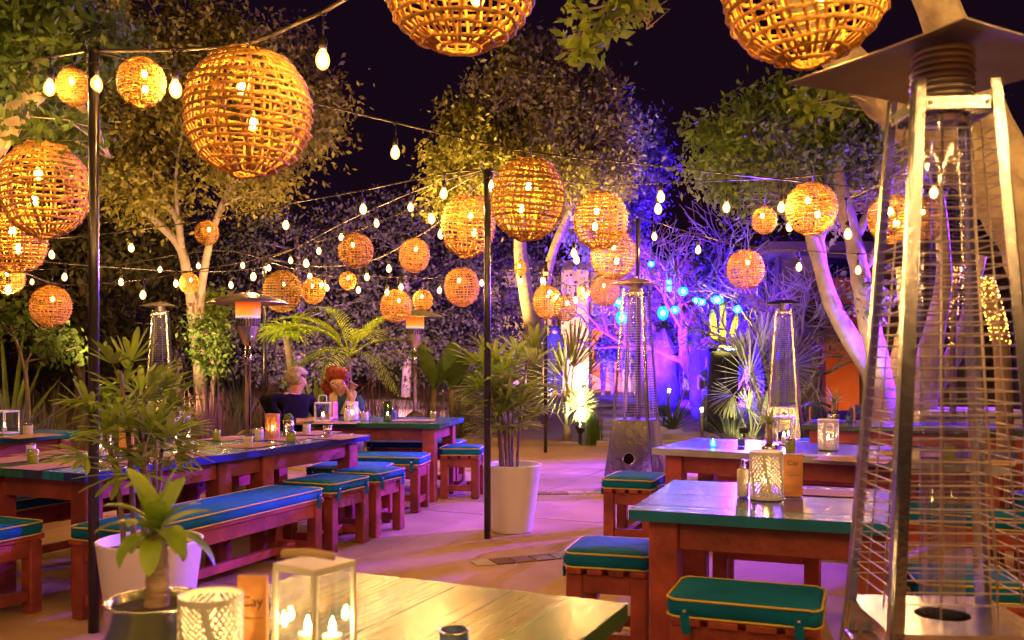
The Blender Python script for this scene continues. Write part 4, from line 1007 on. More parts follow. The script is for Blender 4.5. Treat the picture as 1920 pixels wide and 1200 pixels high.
tree('spreading green tree with violet-lit limbs behind the small lanterns', 11.5, [[(1668, 800, .15), (1640, 720, .13), (1598, 640, .115), (1560, 570, .105), (1532, 480, .085), (1508, 410, .06), (1465, 340, .035), (1420, 270, .028), (1385, 215, .02)], [(1548, 520, .05), (1530, 400, .04), (1500, 310, .035), (1470, 195, .025)], [(1535, 470, .04), (1560, 380, .03), (1585, 280, .02)]],
     [(1420, 250, 80, 75, .9, 80), (1540, 230, 90, 70, .9, 85), (1350, 300, 60, 50, .7, 36), (1600, 320, 80, 80, .9, 70), (1440, 350, 90, 60, .9, 60), (1480, 190, 60, 40, .6, 32), (1575, 400, 40, 30, .5, 9), (1330, 245, 45, 22, .4, 12), (1630, 220, 60, 50, .7, 36)], M_leaf_gb, .095, 30, seed=9, name='spreading_tree', clump=.14)
tree('thick pale trunked tree next to the spreading green tree', 11.0, [[(1690, 800, .14), (1650, 690, .13), (1628, 600, .125), (1612, 510, .115), (1598, 440, .10), (1580, 370, .08), (1570, 300, .05)], [(1602, 450, .06), (1640, 380, .045), (1680, 325, .035), (1710, 260, .02)], [(1612, 520, .05), (1660, 430, .04), (1670, 300, .02)]],
     [(1700, 300, 70, 70, .8, 50), (1640, 560, 22, 60, .4, 9), (1580, 280, 50, 50, .5, 28)], M_leaf_g, .085, 42, seed=10, name='pale_trunk_tree', clump=.14)
tree('pale twin trunks seen through the nearest heater, lit white at the foot', 9.5, [[(1725, 830, .13), (1735, 720, .13), (1752, 620, .11), (1770, 520, .08), (1760, 380, .06), (1740, 260, .04)], [(1725, 760, .12), (1690, 690, .11), (1700, 600, .08), (1690, 500, .06)], [(1730, 760, .10), (1800, 640, .08), (1840, 480, .05)]],
     [(1760, 260, 90, 70, .8, 50)], M_leaf_g, .085, 40, seed=11, bark=M_barkw, name='twin_trunk_tree', clump=.14)
tree('cream-barked leaning tree right behind the nearest heater', 4.3, [[(2080, 1150, .20), (2040, 800, .19), (1985, 560, .175), (1920, 420, .155), (1830, 320, .125), (1700, 222, .105), (1600, 130, .092), (1520, 40, .08), (1440, -60, .07), (1380, -160, .05)], [(1925, 430, .13), (1880, 300, .11), (1810, 150, .10), (1757, 10, .095), (1700, -140, .08)]],
     [(1520, 192, 14, 8, .05, 3), (1560, 182, 10, 6, .05, 1)], M_fresh, .075, 22, seed=12, bark=M_barkw, name='leaning_cream_tree', clump=.045, twr=.003, droop=.1)
tree('overhanging leafy branch against the dark sky', 3.6, [[(1330, -170, .02), (1250, -90, .014), (1205, -20, .009), (1160, 30, .007), (1110, 70, .005), (1078, 100, .003)], [(1205, -20, .007), (1140, 10, .005), (1080, 20, .003)], [(1230, -60, .008), (1222, 10, .005), (1212, 55, .003)]],
     [(1090, 95, 28, 20, .07, 9), (1120, 55, 34, 22, .07, 9), (1160, 25, 40, 24, .08, 10), (1085, 25, 24, 14, .06, 5), (1190, -10, 40, 26, .08, 10), (1080, 60, 20, 20, .05, 3)], M_fresh, .058, 9, seed=13, name='overhanging_branch', clump=.03, twr=.002, droop=.1, cat='branch')
# bare violet tree
def bare(label, Y, base, seed, mt, depth=5, L0=1.0, name='bare_tree'):
    rnd = random.Random(seed); b0 = W(base[0], base[1], Y); b0.z = gz(b0.x, Y)-.05
    t = thing(name, label, 'tree', b0); T = MB(); B = MB(); tr = []
    def grow(p, d, L_, r, dep):
        n = 4; pts = [p]
        for i in range(n):
            d = (d+Vector((rnd.gauss(0, .16), rnd.gauss(0, .16), rnd.gauss(.02, .12)))).normalized(); pts.append(pts[-1]+d*L_/n)
        (T if dep >= depth-1 else B).tube(pts, [lerp(r, r*.6, i/n) for i in range(n+1)], 7 if dep >= depth-1 else 4, cap=False)
        if dep == 0: return
        for k in range(3 if dep > 1 else 4):
            a = rnd.uniform(.35, .95); ax = Vector((rnd.gauss(0, 1), rnd.gauss(0, 1), rnd.gauss(0, .6))).cross(d)
            if ax.length < .01: continue
            nd = Quaternion(ax.normalized(), a) @ d; nd.z += .12 if dep > 2 else -.05
            grow(pts[-1-(k % 2)], nd.normalized(), L_*rnd.uniform(.66, .9), r*.58, dep-1)
    for k, dx in enumerate((-.3, -.05, .35, .8)):
        grow(Vector((0, 0, 0)), Vector((dx, rnd.uniform(-.3, .3), 1)).normalized(), L0, .075*L0*L0, depth)
    T.build('trunk', mt, t, smooth=True); o = B.build('branches', mt, t); o['kind'] = 'stuff'
bare('blue-lit bare tree with tangled branches and cyan lanterns', 18.6, (1318, 700), 71, M_barkd, 5, 1.3)
bare('violet-lit bare bush with tangled twigs behind the far heater', 16.0, (1450, 720), 72, M_bark, 4, 1.05, name='bare_shrub')
# dense dark planting behind
dk = [(40, 24, 'dark evergreen mass behind the sapling'), (330, 23, 'dark evergreen behind the heater with the potted palm'), (560, 22, 'dark shrubby tree behind the round heater hood, violet at its foot'),
      (760, 23, 'dusky tree behind the middle pole lanterns'), (900, 26, 'dark tree beside the garden building'), (1270, 24, 'violet-washed tree behind the blue bare tree'), (1420, 23, 'dim tree behind the cactus'), (1600, 19, 'dark tree behind the orange wall'), (1800, 18, 'dark tree behind the golden wrapped trunk')]
for i, (px, Y, lb) in enumerate(dk):
    hi = 380 if px < 1000 else 520
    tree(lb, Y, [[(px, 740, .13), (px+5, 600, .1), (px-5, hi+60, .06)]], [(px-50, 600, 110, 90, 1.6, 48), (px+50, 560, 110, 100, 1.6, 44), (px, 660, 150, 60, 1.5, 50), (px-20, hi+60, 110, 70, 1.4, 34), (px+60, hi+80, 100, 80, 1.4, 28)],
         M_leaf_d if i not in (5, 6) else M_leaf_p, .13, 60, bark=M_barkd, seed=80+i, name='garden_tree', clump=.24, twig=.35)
# leafy vine on the forked trunk + glowing leaf strip
tree('ivy-like shrub climbing the forked pink-barked trunk', 13.3, [[(395, 760, .02), (400, 700, .015), (392, 640, .01)]], [(398, 650, 22, 60, .2, 30), (372, 640, 10, 50, .15, 14)], M_leaf_g, .08, 30, seed=95, name='climbing_shrub', clump=.08, cat='shrub')
tree('lit shrub glimpsed beyond the round-hooded heater', 17, [[(410, 720, .02), (408, 640, .015), (405, 560, .01)]], [(405, 580, 14, 40, .3, 22)], M_fresh, .1, 30, seed=96, name='distant_shrub', clump=.1, cat='shrub')

# golden fairy-light trunk
def fairy(label, pts, Y, r, lo=.3, n=260):
    P = [W(a, b_, Y) for a, b_ in pts]; base = Vector((P[0].x, Y, -.03)); P[0].z = -.05; pl = catmull(P, 6)
    t = thing('fairy_light_trunk', label, 'lit tree trunk', base)
    b = MB(); b.tube([p-base for p in pl], r, 9); b.build('trunk', M_barkd, t, smooth=True)
    b = MB(); rnd = random.Random(4)
    for k in range(n):
        q = lerp(lo, 1, rnd.random()**.7)*(len(pl)-1); i = int(q); p = pl[i].lerp(pl[min(i+1, len(pl)-1)], q-i); a = rnd.random()*6.28
        c = p-base+Vector((math.cos(a), math.sin(a), 0))*(r+.006); s_ = .008
        b.add([c+Vector(v)*s_ for v in ((1,0,0),(-1,0,0),(0,1,0),(0,-1,0),(0,0,1),(0,0,-1))], [(0,2,4),(2,1,4),(1,3,4),(3,0,4),(2,0,5),(1,2,5),(3,1,5),(0,3,5)])
    o = b.build('fairy_lights', emis('fairy_glow', (1, .42, .05), 3.2), t); o['kind'] = 'stuff'
fairy('tree trunk wrapped in golden fairy lights behind the nearest heater', [(1888, 860), (1880, 690), (1868, 600), (1845, 520)], 8.0, .07, .42, 300)
fairy('second trunk wrapped in golden fairy lights at the picture edge', [(1945, 850), (1935, 640), (1925, 580), (1925, 500)], 7.4, .06, .6, 160)
fairy('thin stem wrapped in golden fairy lights between the heater posts', [(1790, 800), (1786, 690), (1790, 560), (1796, 500)], 9.0, .03, .35, 90)

# ------------------------------------------------------------------ buildings and garden features
M_plast = mat('cream_plaster', (0.42, 0.30, 0.18), 0.85, var=.15, scale=2, bump=.2)
M_dwall = mat('dark_brown_plaster', (0.10, 0.06, 0.045), 0.85, var=.25, scale=2, bump=.2)
M_door = mat('orange_door_paint', (0.75, 0.14, 0.02), 0.5, var=.12, scale=4)
M_terra = mat('orange_wall_paint', (0.62, 0.13, 0.02), 0.8, var=.12, scale=2, bump=.1)
M_dwood = mat('dark_beam_wood', (0.10, 0.06, 0.04), 0.7, var=.3, scale=4)
Yb = 29.0
def bx(t, name, x0, y0, x1, y1, Y, dep, m, parent=None, bev=.01):
    a, c = W(x0, y0, Y), W(x1, y1, Y); b = MB(); b.box(((a.x+c.x)/2, Y+dep/2, (a.z+c.z)/2), (abs(c.x-a.x), dep, abs(a.z-c.z)), bev=bev)
    o = b.build(name, m, parent or t); return o
t = thing('garden_building', 'cream garden building with orange door behind the lit fan palm', 'building', (0, 0, 0))
bx(t, 'wall', 905, 505, 1109, 760, Yb, .3, M_plast); bx(t, 'wall', 1167, 505, 1300, 760, Yb, .3, M_plast); bx(t, 'wall', 1109.5, 505, 1166.5, 609, Yb+.002, .29, M_plast)
d_ = bx(t, 'door', 1110, 611, 1166, 755, Yb+.12, .06, M_door)
for i in range(2): bx(t, 'door_panel', 1115+i*26, 620, 1137+i*26, 745, Yb+.10, .02, M_door, parent=d_)
bx(t, 'lintel', 1098, 596, 1180, 610, Yb-.12, .13, M_dwood); bx(t, 'roof', 885, 488, 1320, 504, Yb-1.1, 2.5, M_dwood)
bx(t, 'window', 940, 540, 1006, 592, Yb-.04, .05, mat('brown_shutter', (.07, .035, .02), .7, var=.3)); 
for i in range(5): bx(t, 'shutter_slat', 943, 544+i*9.6, 1003, 550+i*9.6, Yb-.07, .03, M_dwood, bev=.004)
bx(t, 'column', 1052, 505, 1104, 760, Yb-1.0, .75, M_plast)
t = thing('orange_building', 'orange-painted building with dark beams behind the forked trees', 'building', (0, 0, 0)); Yo = 16.8
bx(t, 'wall', 1548, 520, 1612, 770, Yo, .3, M_terra); bx(t, 'wall', 1460, 470, 1547.5, 770, Yo+.2, .3, M_dwall); bx(t, 'wall', 1612.5, 470, 2100, 770, Yo+.2, .3, M_dwall)
bx(t, 'beam', 1450, 605, 1556, 614, Yo-.1, .28, M_dwood); bx(t, 'roof', 1440, 452, 2120, 470, Yo-.8, 2.0, M_dwood)
bx(t, 'window_frame', 1566, 570, 1598, 640, Yo-.05, .04, M_dwood)
# violet low counter behind the nearest heater
t = thing('counter', 'low plastered counter washed violet behind the nearest heater', 'counter', (0, 0, 0))
M_cnt = mat('white_plaster', (0.6, 0.58, 0.6), .8, var=.08, scale=3, bump=.15)
bx(t, 'body', 1752, 782, 1925, 900, 9.2, .6, M_cnt, bev=.02); bx(t, 'top', 1745, 770, 1935, 782, 9.15, .7, M_cnt)
# steps
M_st = M_step
for i, (x0, x1, yt, Y) in enumerate([(1118, 1300, 815, 14.6), (1125, 1292, 799, 15.4), (1128, 1278, 785, 16.3), (1130, 1262, 775, 17.4), (1105, 1262, 765, 19)]):
    zt_ = .08+.055*i; a, c = W(x0, 0, Y), W(x1, 0, Y); b = MB(); b.box(((a.x+c.x)/2, Y+.3, zt_-.15), (c.x-a.x, .75, .3), bev=.02)
    st_ = struct(b.build('garden_step', M_st)) 
def tagst(o): pass
# flagstone path beyond the steps
for i in range(5):
    b = MB(); b.box((0, 0, 0), (1.5-.1*i, 1.35, .06), bev=.02); struct(b.build('path_slab', M_st, loc=((1165-960)*(20.5+i*1.5)/F-.05*i, 20.5+i*1.5, .37)))
# bollards and spotlight
def bollard(label, px, py0, py1, Y):
    a, c = W(px, py0, Y), W(px, py1, Y); c.z = gz(c.x, Y)-.03; t = thing('path_light', label, 'path light', c, 0, 'path lights'); h = a.z-c.z
    b = MB(); b.lathe([(0, 0), (.022, 0), (.022, h-.09), (.017, h-.085), (.017, h-.02), (.03, h-.015), (.028, h), (0, h+.004)], 14); b.build('post', M_barkd, t, smooth=True)
    b = MB(); b.lathe([(.020, h-.08), (.020, h-.02)], 12); b.build('lamp_window', emis('path_glow', (1, .55, .2), 90), t)
bollard('short wooden path light standing in the sand beside the steps', 1316, 762, 806, 14.9)
bollard('path light in front of the dark yucca', 1254, 727, 760, 16.2)
def bollard_cap(): pass
x, y, z = place(1086, 14.75)
t = thing('ground_spotlight', 'small black ground spotlight on a spike, glaring on the lit fan palm', 'spotlight', (x, y, z))
b = MB(); b.tube([(0, 0, -.05), (0, 0, .16)], .012, 6); b.build('spike', M_black, t)
b = MB(); b.lathe([(0, -.07), (.035, -.07), (.045, .0), (.055, .06), (.048, .055), (0, .045)], 16); hd = b.build('head', M_black, t, loc=(0, 0, .22), rot=(R(-25), R(-15), 0), smooth=True)
b = MB(); b.lathe([(0, .05), (.046, .052)], 16); b.build('lens', emis('spot_lens_glow', (1, .93, .55), 160), hd)
def spot(name, label, pos, aim, col, watts, cone, rad=.08, parent=None, fixture=True):
    t = thing('floodlight', label, 'floodlight', pos)
    d = (Vector(aim)-Vector(pos)).normalized(); q = d.to_track_quat('-Z', 'Y')
    k_ = 1.0 if watts > 800 else .45; b = MB(); b.box((0, 0, .07*k_), (.26*k_, .18*k_, .09*k_), bev=.01); hb = b.build('housing', M_black, t); hb.rotation_euler = q.to_euler()
    b = MB(); b.tube([(-.14*k_, 0, .07*k_), (-.14*k_, 0, .16*k_), (.14*k_, 0, .16*k_), (.14*k_, 0, .07*k_)], .008*k_, 5); o = b.build('bracket', M_black, t); o.rotation_euler = q.to_euler()
    if pos[2] > 1.5: b = MB(); b.tube([(0, 0, -pos[2]), (0, 0, -.02)], .035, 10); b.build('mast', M_black, t, loc=(.3*math.copysign(1, pos[0]), .1, 0)); b = MB(); b.tube([(.3*math.copysign(1, pos[0]), .1, -.03), (0, 0, .05)], .02, 6); b.build('arm', M_black, t)
    else: b = MB(); b.tube([(0, 0, -pos[2]-.05), (0, 0, -.0)], .015, 6); b.build('spike', M_black, t)
    l = bpy.data.lights.new('lamp', 'SPOT'); l.energy = watts; l.color = col; l.spot_size = R(cone); l.spot_blend = .6; l.shadow_soft_size = rad
    lo = bpy.data.objects.new('lamp', l); COL.objects.link(lo); lo.parent = t; lo.rotation_euler = q.to_euler(); lo.location = d*.03
for lb, pos, aim, col, wt, cone in LAMPS: spot('floodlight', lb, pos, aim, col, wt, cone)
spot('floodlight', 'small black uplight under the lit fan palm', (x+.02, y-.05, z+.25), W(1062, 690, 15.4), (1, .88, .42), 260, 100, .04)
spot('floodlight', 'small black uplight at the pale fan palm behind the heater', W(1395, 805, 12.6), W(1412, 700, 13.8), (1, .9, .5), 75, 110, .04)
spot('floodlight', 'small black uplight below the green grown forked trees', W(1575, 830, 10.0), W(1560, 300, 11.5), (1, .8, .38), 260, 95, .05)
spot('floodlight', 'black uplight hidden in the bed below the olive-lit crown', (-1.5, 16.5, .35), (.45, 17.5, 5.4), (1, .62, .18), 3400, 56, .06)
spot('floodlight', 'added black uplight tinting the dim garden trees amber', (-2.2, 16.6, .4), (-2.8, 22, 4.0), (1, .55, .18), 2400, 115, .06)  # added lamp that warms the dim background foliage
spot('floodlight', 'black uplight in the bed below the forked pink-barked tree', (-4.6, 11.3, .3), (-4.3, 13.4, 4.4), (1, .58, .24), 560, 100, .06)
spot('floodlight', 'small added warm uplight at the orange building wall', (5.9, 15.6, .4), (5.9, 16.8, 1.6), (1, .5, .14), 14, 120, .05)  # added lamp that turns this piece of wall orange
spot('floodlight', 'small uplight at the garden building column', (2.0, 25.9, .6), (2.5, 28.6, 1.6), (1, .6, .25), 620, 120, .05)

# cactus, stones, statue
Yc = 16.2
spot('floodlight', 'tiny added warm uplight aimed at the candelabra cactus', (3.55, 15.5, 1.35), (3.66, 16.2, 2.1), (1, .75, .12), 110, 90, .03)  # added lamp that gives the cactus its yellow light
xc, yc, zc = place(1355, Yc)
t = thing('plinth', 'dark stone plinth with cyan lit edge under the candelabra cactus', 'plinth', (xc, yc, zc-.05)); hh = H+(HY-652)*Yc/F-zc
b = MB(); b.box((0, 0, hh/2), (.46, .4, hh), bev=.02); b.build('body', mat('dark_plinth_stone', (.035, .035, .04), .9, var=.4, bump=.6, spec=.1), t)
b = MB(); b.box((.05, -.212, hh+.02), (.36, .02, .018), bev=.004); b.build('bright_edge_bar', emis('bright_edge_glow', (.25, .75, 1), 4), t)  # glowing bar stands in for the bright line along the edge
b = MB(); b.box((0, 0, hh+.068), (.74, .56, .04), bev=.008); b.build('slab', M_stone, t)
t = thing('cactus', 'yellow-lit candelabra cactus with three upright arms', 'cactus', (xc, yc, zc+hh+.035))
def carm(pts, r):
    pts = catmull([Vector(p) for p in pts], 5); b = MB(); n = 20; vs = []; m = len(pts)
    for i, p in enumerate(pts):
        q = i/(m-1); rr = r*(1 if q < .85 else math.sqrt(max(.05, 1-((q-.85)/.15)**2)))
        for k in range(n): a = 2*math.pi*k/n; r2 = rr*(1 if k % 2 else .84); vs.append(p+Vector((math.cos(a)*r2, math.sin(a)*r2, 0)))
    fs = [(i*n+k, i*n+(k+1) % n, (i+1)*n+(k+1) % n, (i+1)*n+k) for i in range(m-1) for k in range(n)]+[tuple((m-1)*n+k for k in range(n))]
    b.add(vs, fs); return b.build('arm', M_cactus, t, smooth=False)
carm([(0, 0, 0), (.0, 0, .4), (0, 0, .78)], .06); carm([(-.02, 0, .05), (-.14, 0, .12), (-.17, 0, .3), (-.17, 0, .62)], .07); carm([(.02, 0, .05), (.13, 0, .1), (.19, 0, .28), (.25, 0, .55)], .055)
for lb, px, Y, w_, hp in (('pale upright boulder beside the blue statue', 1310, 18.2, .42, 590), ('grey leaning boulder behind the heater with the round hole', 1243, 19, .7, 610), ('dark upright boulder behind the cactus', 1338, 18.6, .4, 585)):
    x_, y_, z_ = place(px, Y); hgt = H+(HY-hp)*Y/F-z_
    bm = bmesh.new(); bmesh.ops.create_icosphere(bm, subdivisions=3, radius=1)
    for v_ in bm.verts:
        n_ = 1+.10*math.sin(v_.co.x*5+px)+.08*math.sin(v_.co.z*7+v_.co.y*4); v_.co = Vector((v_.co.x*w_/2*n_, v_.co.y*w_/2.4*n_, (v_.co.z*.5+.5)*hgt*(1+.02*math.sin(v_.co.x*9))))
        if v_.co.z > 0: f_ = (v_.co.z/hgt); v_.co.x *= 1.15-.3*f_
    me = bpy.data.meshes.new('boulder'); bm.to_mesh(me); bm.free(); me.materials.append(M_stone); o = link('boulder', me, None, (x_, y_, z_-.05)); tag(o, lb, 'boulder')
def skin(name, verts, edges, radii, mt, parent=None, sub=2, root=0, noise=0.0):
    me = bpy.data.meshes.new(name); me.from_pydata([tuple(v) for v in verts], edges, []); me.materials.append(mt)
    o = link(name, me, parent); m = o.modifiers.new('skin', 'SKIN'); m.use_smooth_shade = True
    for i, r_ in enumerate(radii):
        s_ = me.skin_vertices[0].data[i]; s_.radius = (r_, r_) if not hasattr(r_, '__len__') else r_; s_.use_root = (i == root)
    sb_ = o.modifiers.new('sub', 'SUBSURF'); sb_.levels = sub; sb_.render_levels = sub
    return o
def bake(o):
    dg = bpy.context.evaluated_depsgraph_get(); me = bpy.data.meshes.new_from_object(o.evaluated_get(dg)); me.name = o.name
    o.modifiers.clear(); o.data = me; 
    if me.polygons: me.polygons.foreach_set('use_smooth', [True]*len(me.polygons))
    return o
# statue: robed standing figure
xs_, ys_, zs_ = place(1331, 16.6)
t = tag(skin('statue', [(0,0,0), (0,0,.35), (0,0,.75), (0,0,1.05), (0,0,1.17), (0,-.02,1.30), (0,-.02,1.40), (-.17,0,1.0), (-.19,-.06,.75), (.17,0,1.0), (.19,-.06,.75)],
     [(0,1),(1,2),(2,3),(3,4),(4,5),(5,6),(3,7),(7,8),(3,9),(9,10)], [(.2,.16),(.17,.14),(.16,.12),(.15,.1),(.06,.06),(.10,.10),(.07,.07),(.06,.06),(.05,.05),(.06,.06),(.05,.05)], M_stone), 'blue-lit stone statue of a robed standing figure by the cactus', 'statue')
t.location = (xs_, ys_, zs_)

# cyan hanging lanterns
def cyan(label, px, py, r, Y, asp=1.0, gourd=False):
    c = W(px, py, Y); t = thing('blue_hanging_lantern', label, 'lantern', c, 0, 'small cyan lanterns hung in the bare tree'); rr = 1.0*r*Y/F
    b = MB(); n = 14; prof = [(rr*math.sin(math.pi*i/9)*1.0, -rr*asp*math.cos(math.pi*i/9)) for i in range(10)]; prof[0] = (0.001, prof[0][1]); prof[-1] = (.001, prof[-1][1])
    b.lathe(prof, n); b.build('shade', M_cyanglass, t, smooth=True)
    b = MB(); b.lathe([(.001, -rr*.42), (rr*.36, -rr*.2), (rr*.36, rr*.2), (.001, rr*.42)], 10); b.build('bulb', M_cyan2, t, smooth=True)
    b = MB(); b.tube([(0, 0, rr*asp*.95), (0.01, 0, rr*asp+.25), (.0, 0, rr*asp+.5)], .005, 4); b.build('hanging_cord', M_cable, t)
    b = MB(); b.lathe([(.001, rr*asp+.02), (rr*.3, rr*asp+.01), (rr*.34, rr*asp*.92)], 10); b.build('cap', M_black, t, smooth=True)
m = bpy.data.materials.new('cyan_translucent_shade'); nt, N, L, bs = nodes_of(m); M_cyanglass = m
bs.inputs['Base Color'].default_value = (.03, .35, .6, 1); bs.inputs['Emission Color'].default_value = (0.0, .16, .95, 1); bs.inputs['Emission Strength'].default_value = .55; bs.inputs['Roughness'].default_value = .3
tr_ = N.new('ShaderNodeBsdfTransparent'); tr_.inputs[0].default_value = (.45, .85, 1, 1); mx = N.new('ShaderNodeMixShader'); mx.inputs[0].default_value = .45
L.new(bs.outputs[0], mx.inputs[1]); L.new(tr_.outputs[0], mx.inputs[2]); L.new(mx.outputs[0], N['Material Output'].inputs[0])
for a in [('cyan lantern over the orange door beside the heater hood', 1160, 567, 10, 16), ('lower cyan lantern between the orange door and the heater post', 1166, 596, 12, 16, 1.2), ('upper cyan lantern of the stacked pair', 1254, 529, 6, 16.5), ('lower cyan lantern of the stacked pair', 1254, 541, 6, 16.4),
          ('cyan lantern hanging highest over the grey boulder', 1281, 546, 10, 16, .85), ('paired cyan lantern next to the pale boulder top', 1305, 563, 8, 16, .8), ('oval cyan lantern overlapping its pair near the pale boulder', 1316, 566, 8, 16.2, .8), ('large gourd shaped cyan lantern beside the heater glass', 1243, 587, 11, 16, 1.3),
          ('bright cyan lantern just beside the gourd shaped one', 1266, 581, 9, 16, .9), ('wide cyan lantern in front of the cactus top', 1345, 562, 12, 15.8, .7), ('cyan lantern above the prickly blue gourd shape', 1383, 580, 8, 15.8, 1.0), ('cyan lantern high in the bare tree near the pole', 1221, 495, 7, 16.5, .8)]:
    cyan(*a)

# ------------------------------------------------------------------ things on tables
def tin(label, p, r, h, m, sol=None, name='tin_cup'):
    t = thing(name, label, 'cup', p, 0, 'small cups and jars on the tables')
    b = MB(); b.lathe([(0, 0), (r*.96, 0), (r, .004), (r, h*.3), (r*1.02, h*.32), (r, h*.34), (r, h*.66), (r*1.02, h*.68), (r, h*.7), (r, h), (r*.93, h), (r*.92, .01), (0, .01)], 20); b.build('cup_body', m, t, smooth=True)
    b = MB(); b.lathe([(r*1.0, h-.004), (r*1.05, h), (r*1.0, h+.004), (r*.93, h+.002)], 20); b.build('rim', M_tin, t, smooth=True)
    return t
M_gglass = mat('green_glass', (.28, .36, .03), .12, var=.1, spec=.8); M_cerw = mat('white_ceramic', (.6, .56, .54), .35, var=.06); M_cerb = mat('blue_ceramic', (.05, .12, .35), .25, var=.1)
def candle(parent, x, y, z, r=.022, h=.05):
    b = MB(); b.lathe([(0, 0), (r, 0), (r, h), (r*.8, h-.004), (0, h-.006)], 14); b.build('candle', M_wax, parent, loc=(x, y, z), smooth=True)
    b = MB(); b.lathe([(.0008, 0), (.006, .008), (.0065, .014), (.003, .026), (.0005, .034)], 8); b.build('flame', M_candle, parent, loc=(x, y, z+h+.001), smooth=True)
def glass_lantern(label, p, rz, w_, h, candles=1, mt=None, handle=True, bars=True):
    mt = mt or M_white; t = thing('candle_lantern', label, 'lantern', p, rz, 'white candle lanterns on the tables'); e = w_/2; f = .008
    b = MB(); b.box((0, 0, .006), (w_, w_, .012), bev=.002); b.build('base', mt, t)
    b = MB(); b.box((0, 0, h-.007), (w_, w_, .014), bev=.002); b.build('roof', mt, t)
    for sx, sy in CORN:
        b = MB(); b.box((sx*(e-f/2), sy*(e-f/2), h/2), (f, f, h-.028)); b.build('corner_bar', mt, t)
    for k in range(4):
        b = MB(); b.box((0, -(e-f/2), h/2), (w_-2*f-.002, .0025, h-.03)); b.build('glass_pane', M_glass, t, rot=(0, 0, k*math.pi/2))
    if handle:
        b = MB(); q = w_*.24; b.tube(catmull([(-q, 0, h), (-q, 0, h+w_*.34), (-q*.6, 0, h+w_*.45), (q*.6, 0, h+w_*.45), (q, 0, h+w_*.34), (q, 0, h)], 4), .0055, 6); hd_ = b.build('handle', mt, t, smooth=True)
        if handle == 'flat': hd_.location = (0, h*.05, h+.006-.0); hd_.rotation_euler = (R(82), 0, R(10)); hd_.location = (0, h+.01-.0, h+.012) if False else (0, h*.95, h-h*.14+.02)
    for i in range(candles): candle(t, (-.02 if candles > 1 else 0)+.05*i, .02*i, .012, .02 if candles == 1 else .019, h*.22)
    return t
def cut_cylinder(label, p, r, h, mt, seed=0, n=46, rows=22):
    """cylinder with leaf-vein cut-outs: geometry with real holes, a candle in it"""
    t = thing('candle_cylinder', label, 'candle holder', p, seed*.7, 'leaf-cut candle cylinders'); b = MB(); vs = []; fs = []
    nn, rw = n*2, rows*2
    for j in range(rw+1):
        for i in range(nn):
            a = 2*math.pi*i/nn; vs.append((r*math.cos(a), r*math.sin(a), h*j/rw))
    def hole(i, j):
        if j < 4 or j > rw-5: return False
        u_ = (i % (nn//3))/(nn//3); z_ = j/rw; c = u_-.5-.10*math.sin(z_*3+seed)
        if abs(c) < .045: return False
        st = (z_*11+abs(c)*9.0+((i//(nn//3))*.3)) % 1.0
        return st < .52 and abs(c) < .44
    for j in range(rw):
        for i in range(nn):
            if not hole(i, j): fs.append((j*nn+i, j*nn+(i+1) % nn, (j+1)*nn+(i+1) % nn, (j+1)*nn+i))
    b.add(vs, fs); o = b.build('pierced_shell', mt, t, smooth=True); md = o.modifiers.new('thickness', 'SOLIDIFY'); md.thickness = .0018
    b = MB(); b.lathe([(0, .001), (r*.97, .001), (r*.97, .006), (0, .006)], 24); b.build('base', mt, t)
    candle(t, 0, 0, .007, .024, h*.30); return t
def text(s_, size, m, parent, loc, rot, ext=.0004):
    cu = bpy.data.curves.new('lettering', 'FONT'); cu.body = s_; cu.size = size; cu.align_x = 'CENTER'; cu.align_y = 'CENTER'; cu.extrude = ext
    o = bpy.data.objects.new('lettering', cu); COL.objects.link(o); dg = bpy.context.evaluated_depsgraph_get(); dg.update()
    me = bpy.data.meshes.new_from_object(o.evaluated_get(dg)); bpy.data.objects.remove(o); me.name = 'lettering'; me.materials.clear(); me.materials.append(m)
    return link('lettering', me, parent, loc, rot)
def card(label, p, rz, w_, h, words=()):
    t = thing('menu_card', label, 'menu card', p, rz, 'wooden menu cards'); b = MB(); b.box((0, 0, h/2+.004), (w_, .012, h), bev=.001); b.build('board', M_card, t)
    b = MB(); b.box((0, 0, .004), (w_*.8, .05, .008), bev=.001); b.build('foot', M_card, t)
    for (s_, sz, zz) in words: text(s_, sz, M_ink, t, (0, -.0068, h*zz), (R(90), 0, 0))
    if words: b = MB(); b.box((0, -.0066, h*.50), (w_*.75, .001, .0014)); b.build('printed_line', M_ink, t)
    return t
def mat_(label, p, rz, w_=.42, d_=.30):
    b = MB(); b.box((0, 0, .0015), (w_, d_, .0016)); o = b.build('placemat', M_paper, None, loc=p, rot=(0, 0, rz)); tag(o, label, 'placemat', 'tan paper placemats')
def TP(px, py, z=.7535): return G(px, py, z)
# near table
pd = TP(292, 1206+12)
t = thing('dracaena_plant', 'potted dracaena with yellow-green leaves in a tin pot on the nearest table', 'potted plant', pd)
b = MB(); b.lathe([(0, 0), (.098, 0), (.10, .005), (.102, .10), (.106, .104), (.102, .108), (.095, .104), (.094, .088), (0, .088)], 32); b.build('tin_pot', M_tin, t, smooth=True)
b = MB(); b.lathe([(0, .093), (.05, .095), (.092, .089)], 20); b.build('soil', M_soil, t)
zt_ = H+(HY-1000)*pd.y/F-.7535
b = MB(); pl = catmull([(0, 0, .08), (.004, 0, zt_*.5), (.0, 0, zt_)], 9); b.tube(pl, [.026*(1.05 if i % 2 else .97)-.004*i/len(pl) for i in range(len(pl))], 14); b.build('stem', mat('cane_bark', (.42, .30, .2), .7, var=.35, scale=9, stretch=(1, 1, 5), bump=.5, bscale=30), t, smooth=True)
M_drac = mat('variegated_leaf', (0.34, 0.46, 0.04), 0.38, var=.5, scale=9, trans=.3, rand=.25, col2=(.10, .24, .02), stretch=(1, 1, .35))
random.seed(5)
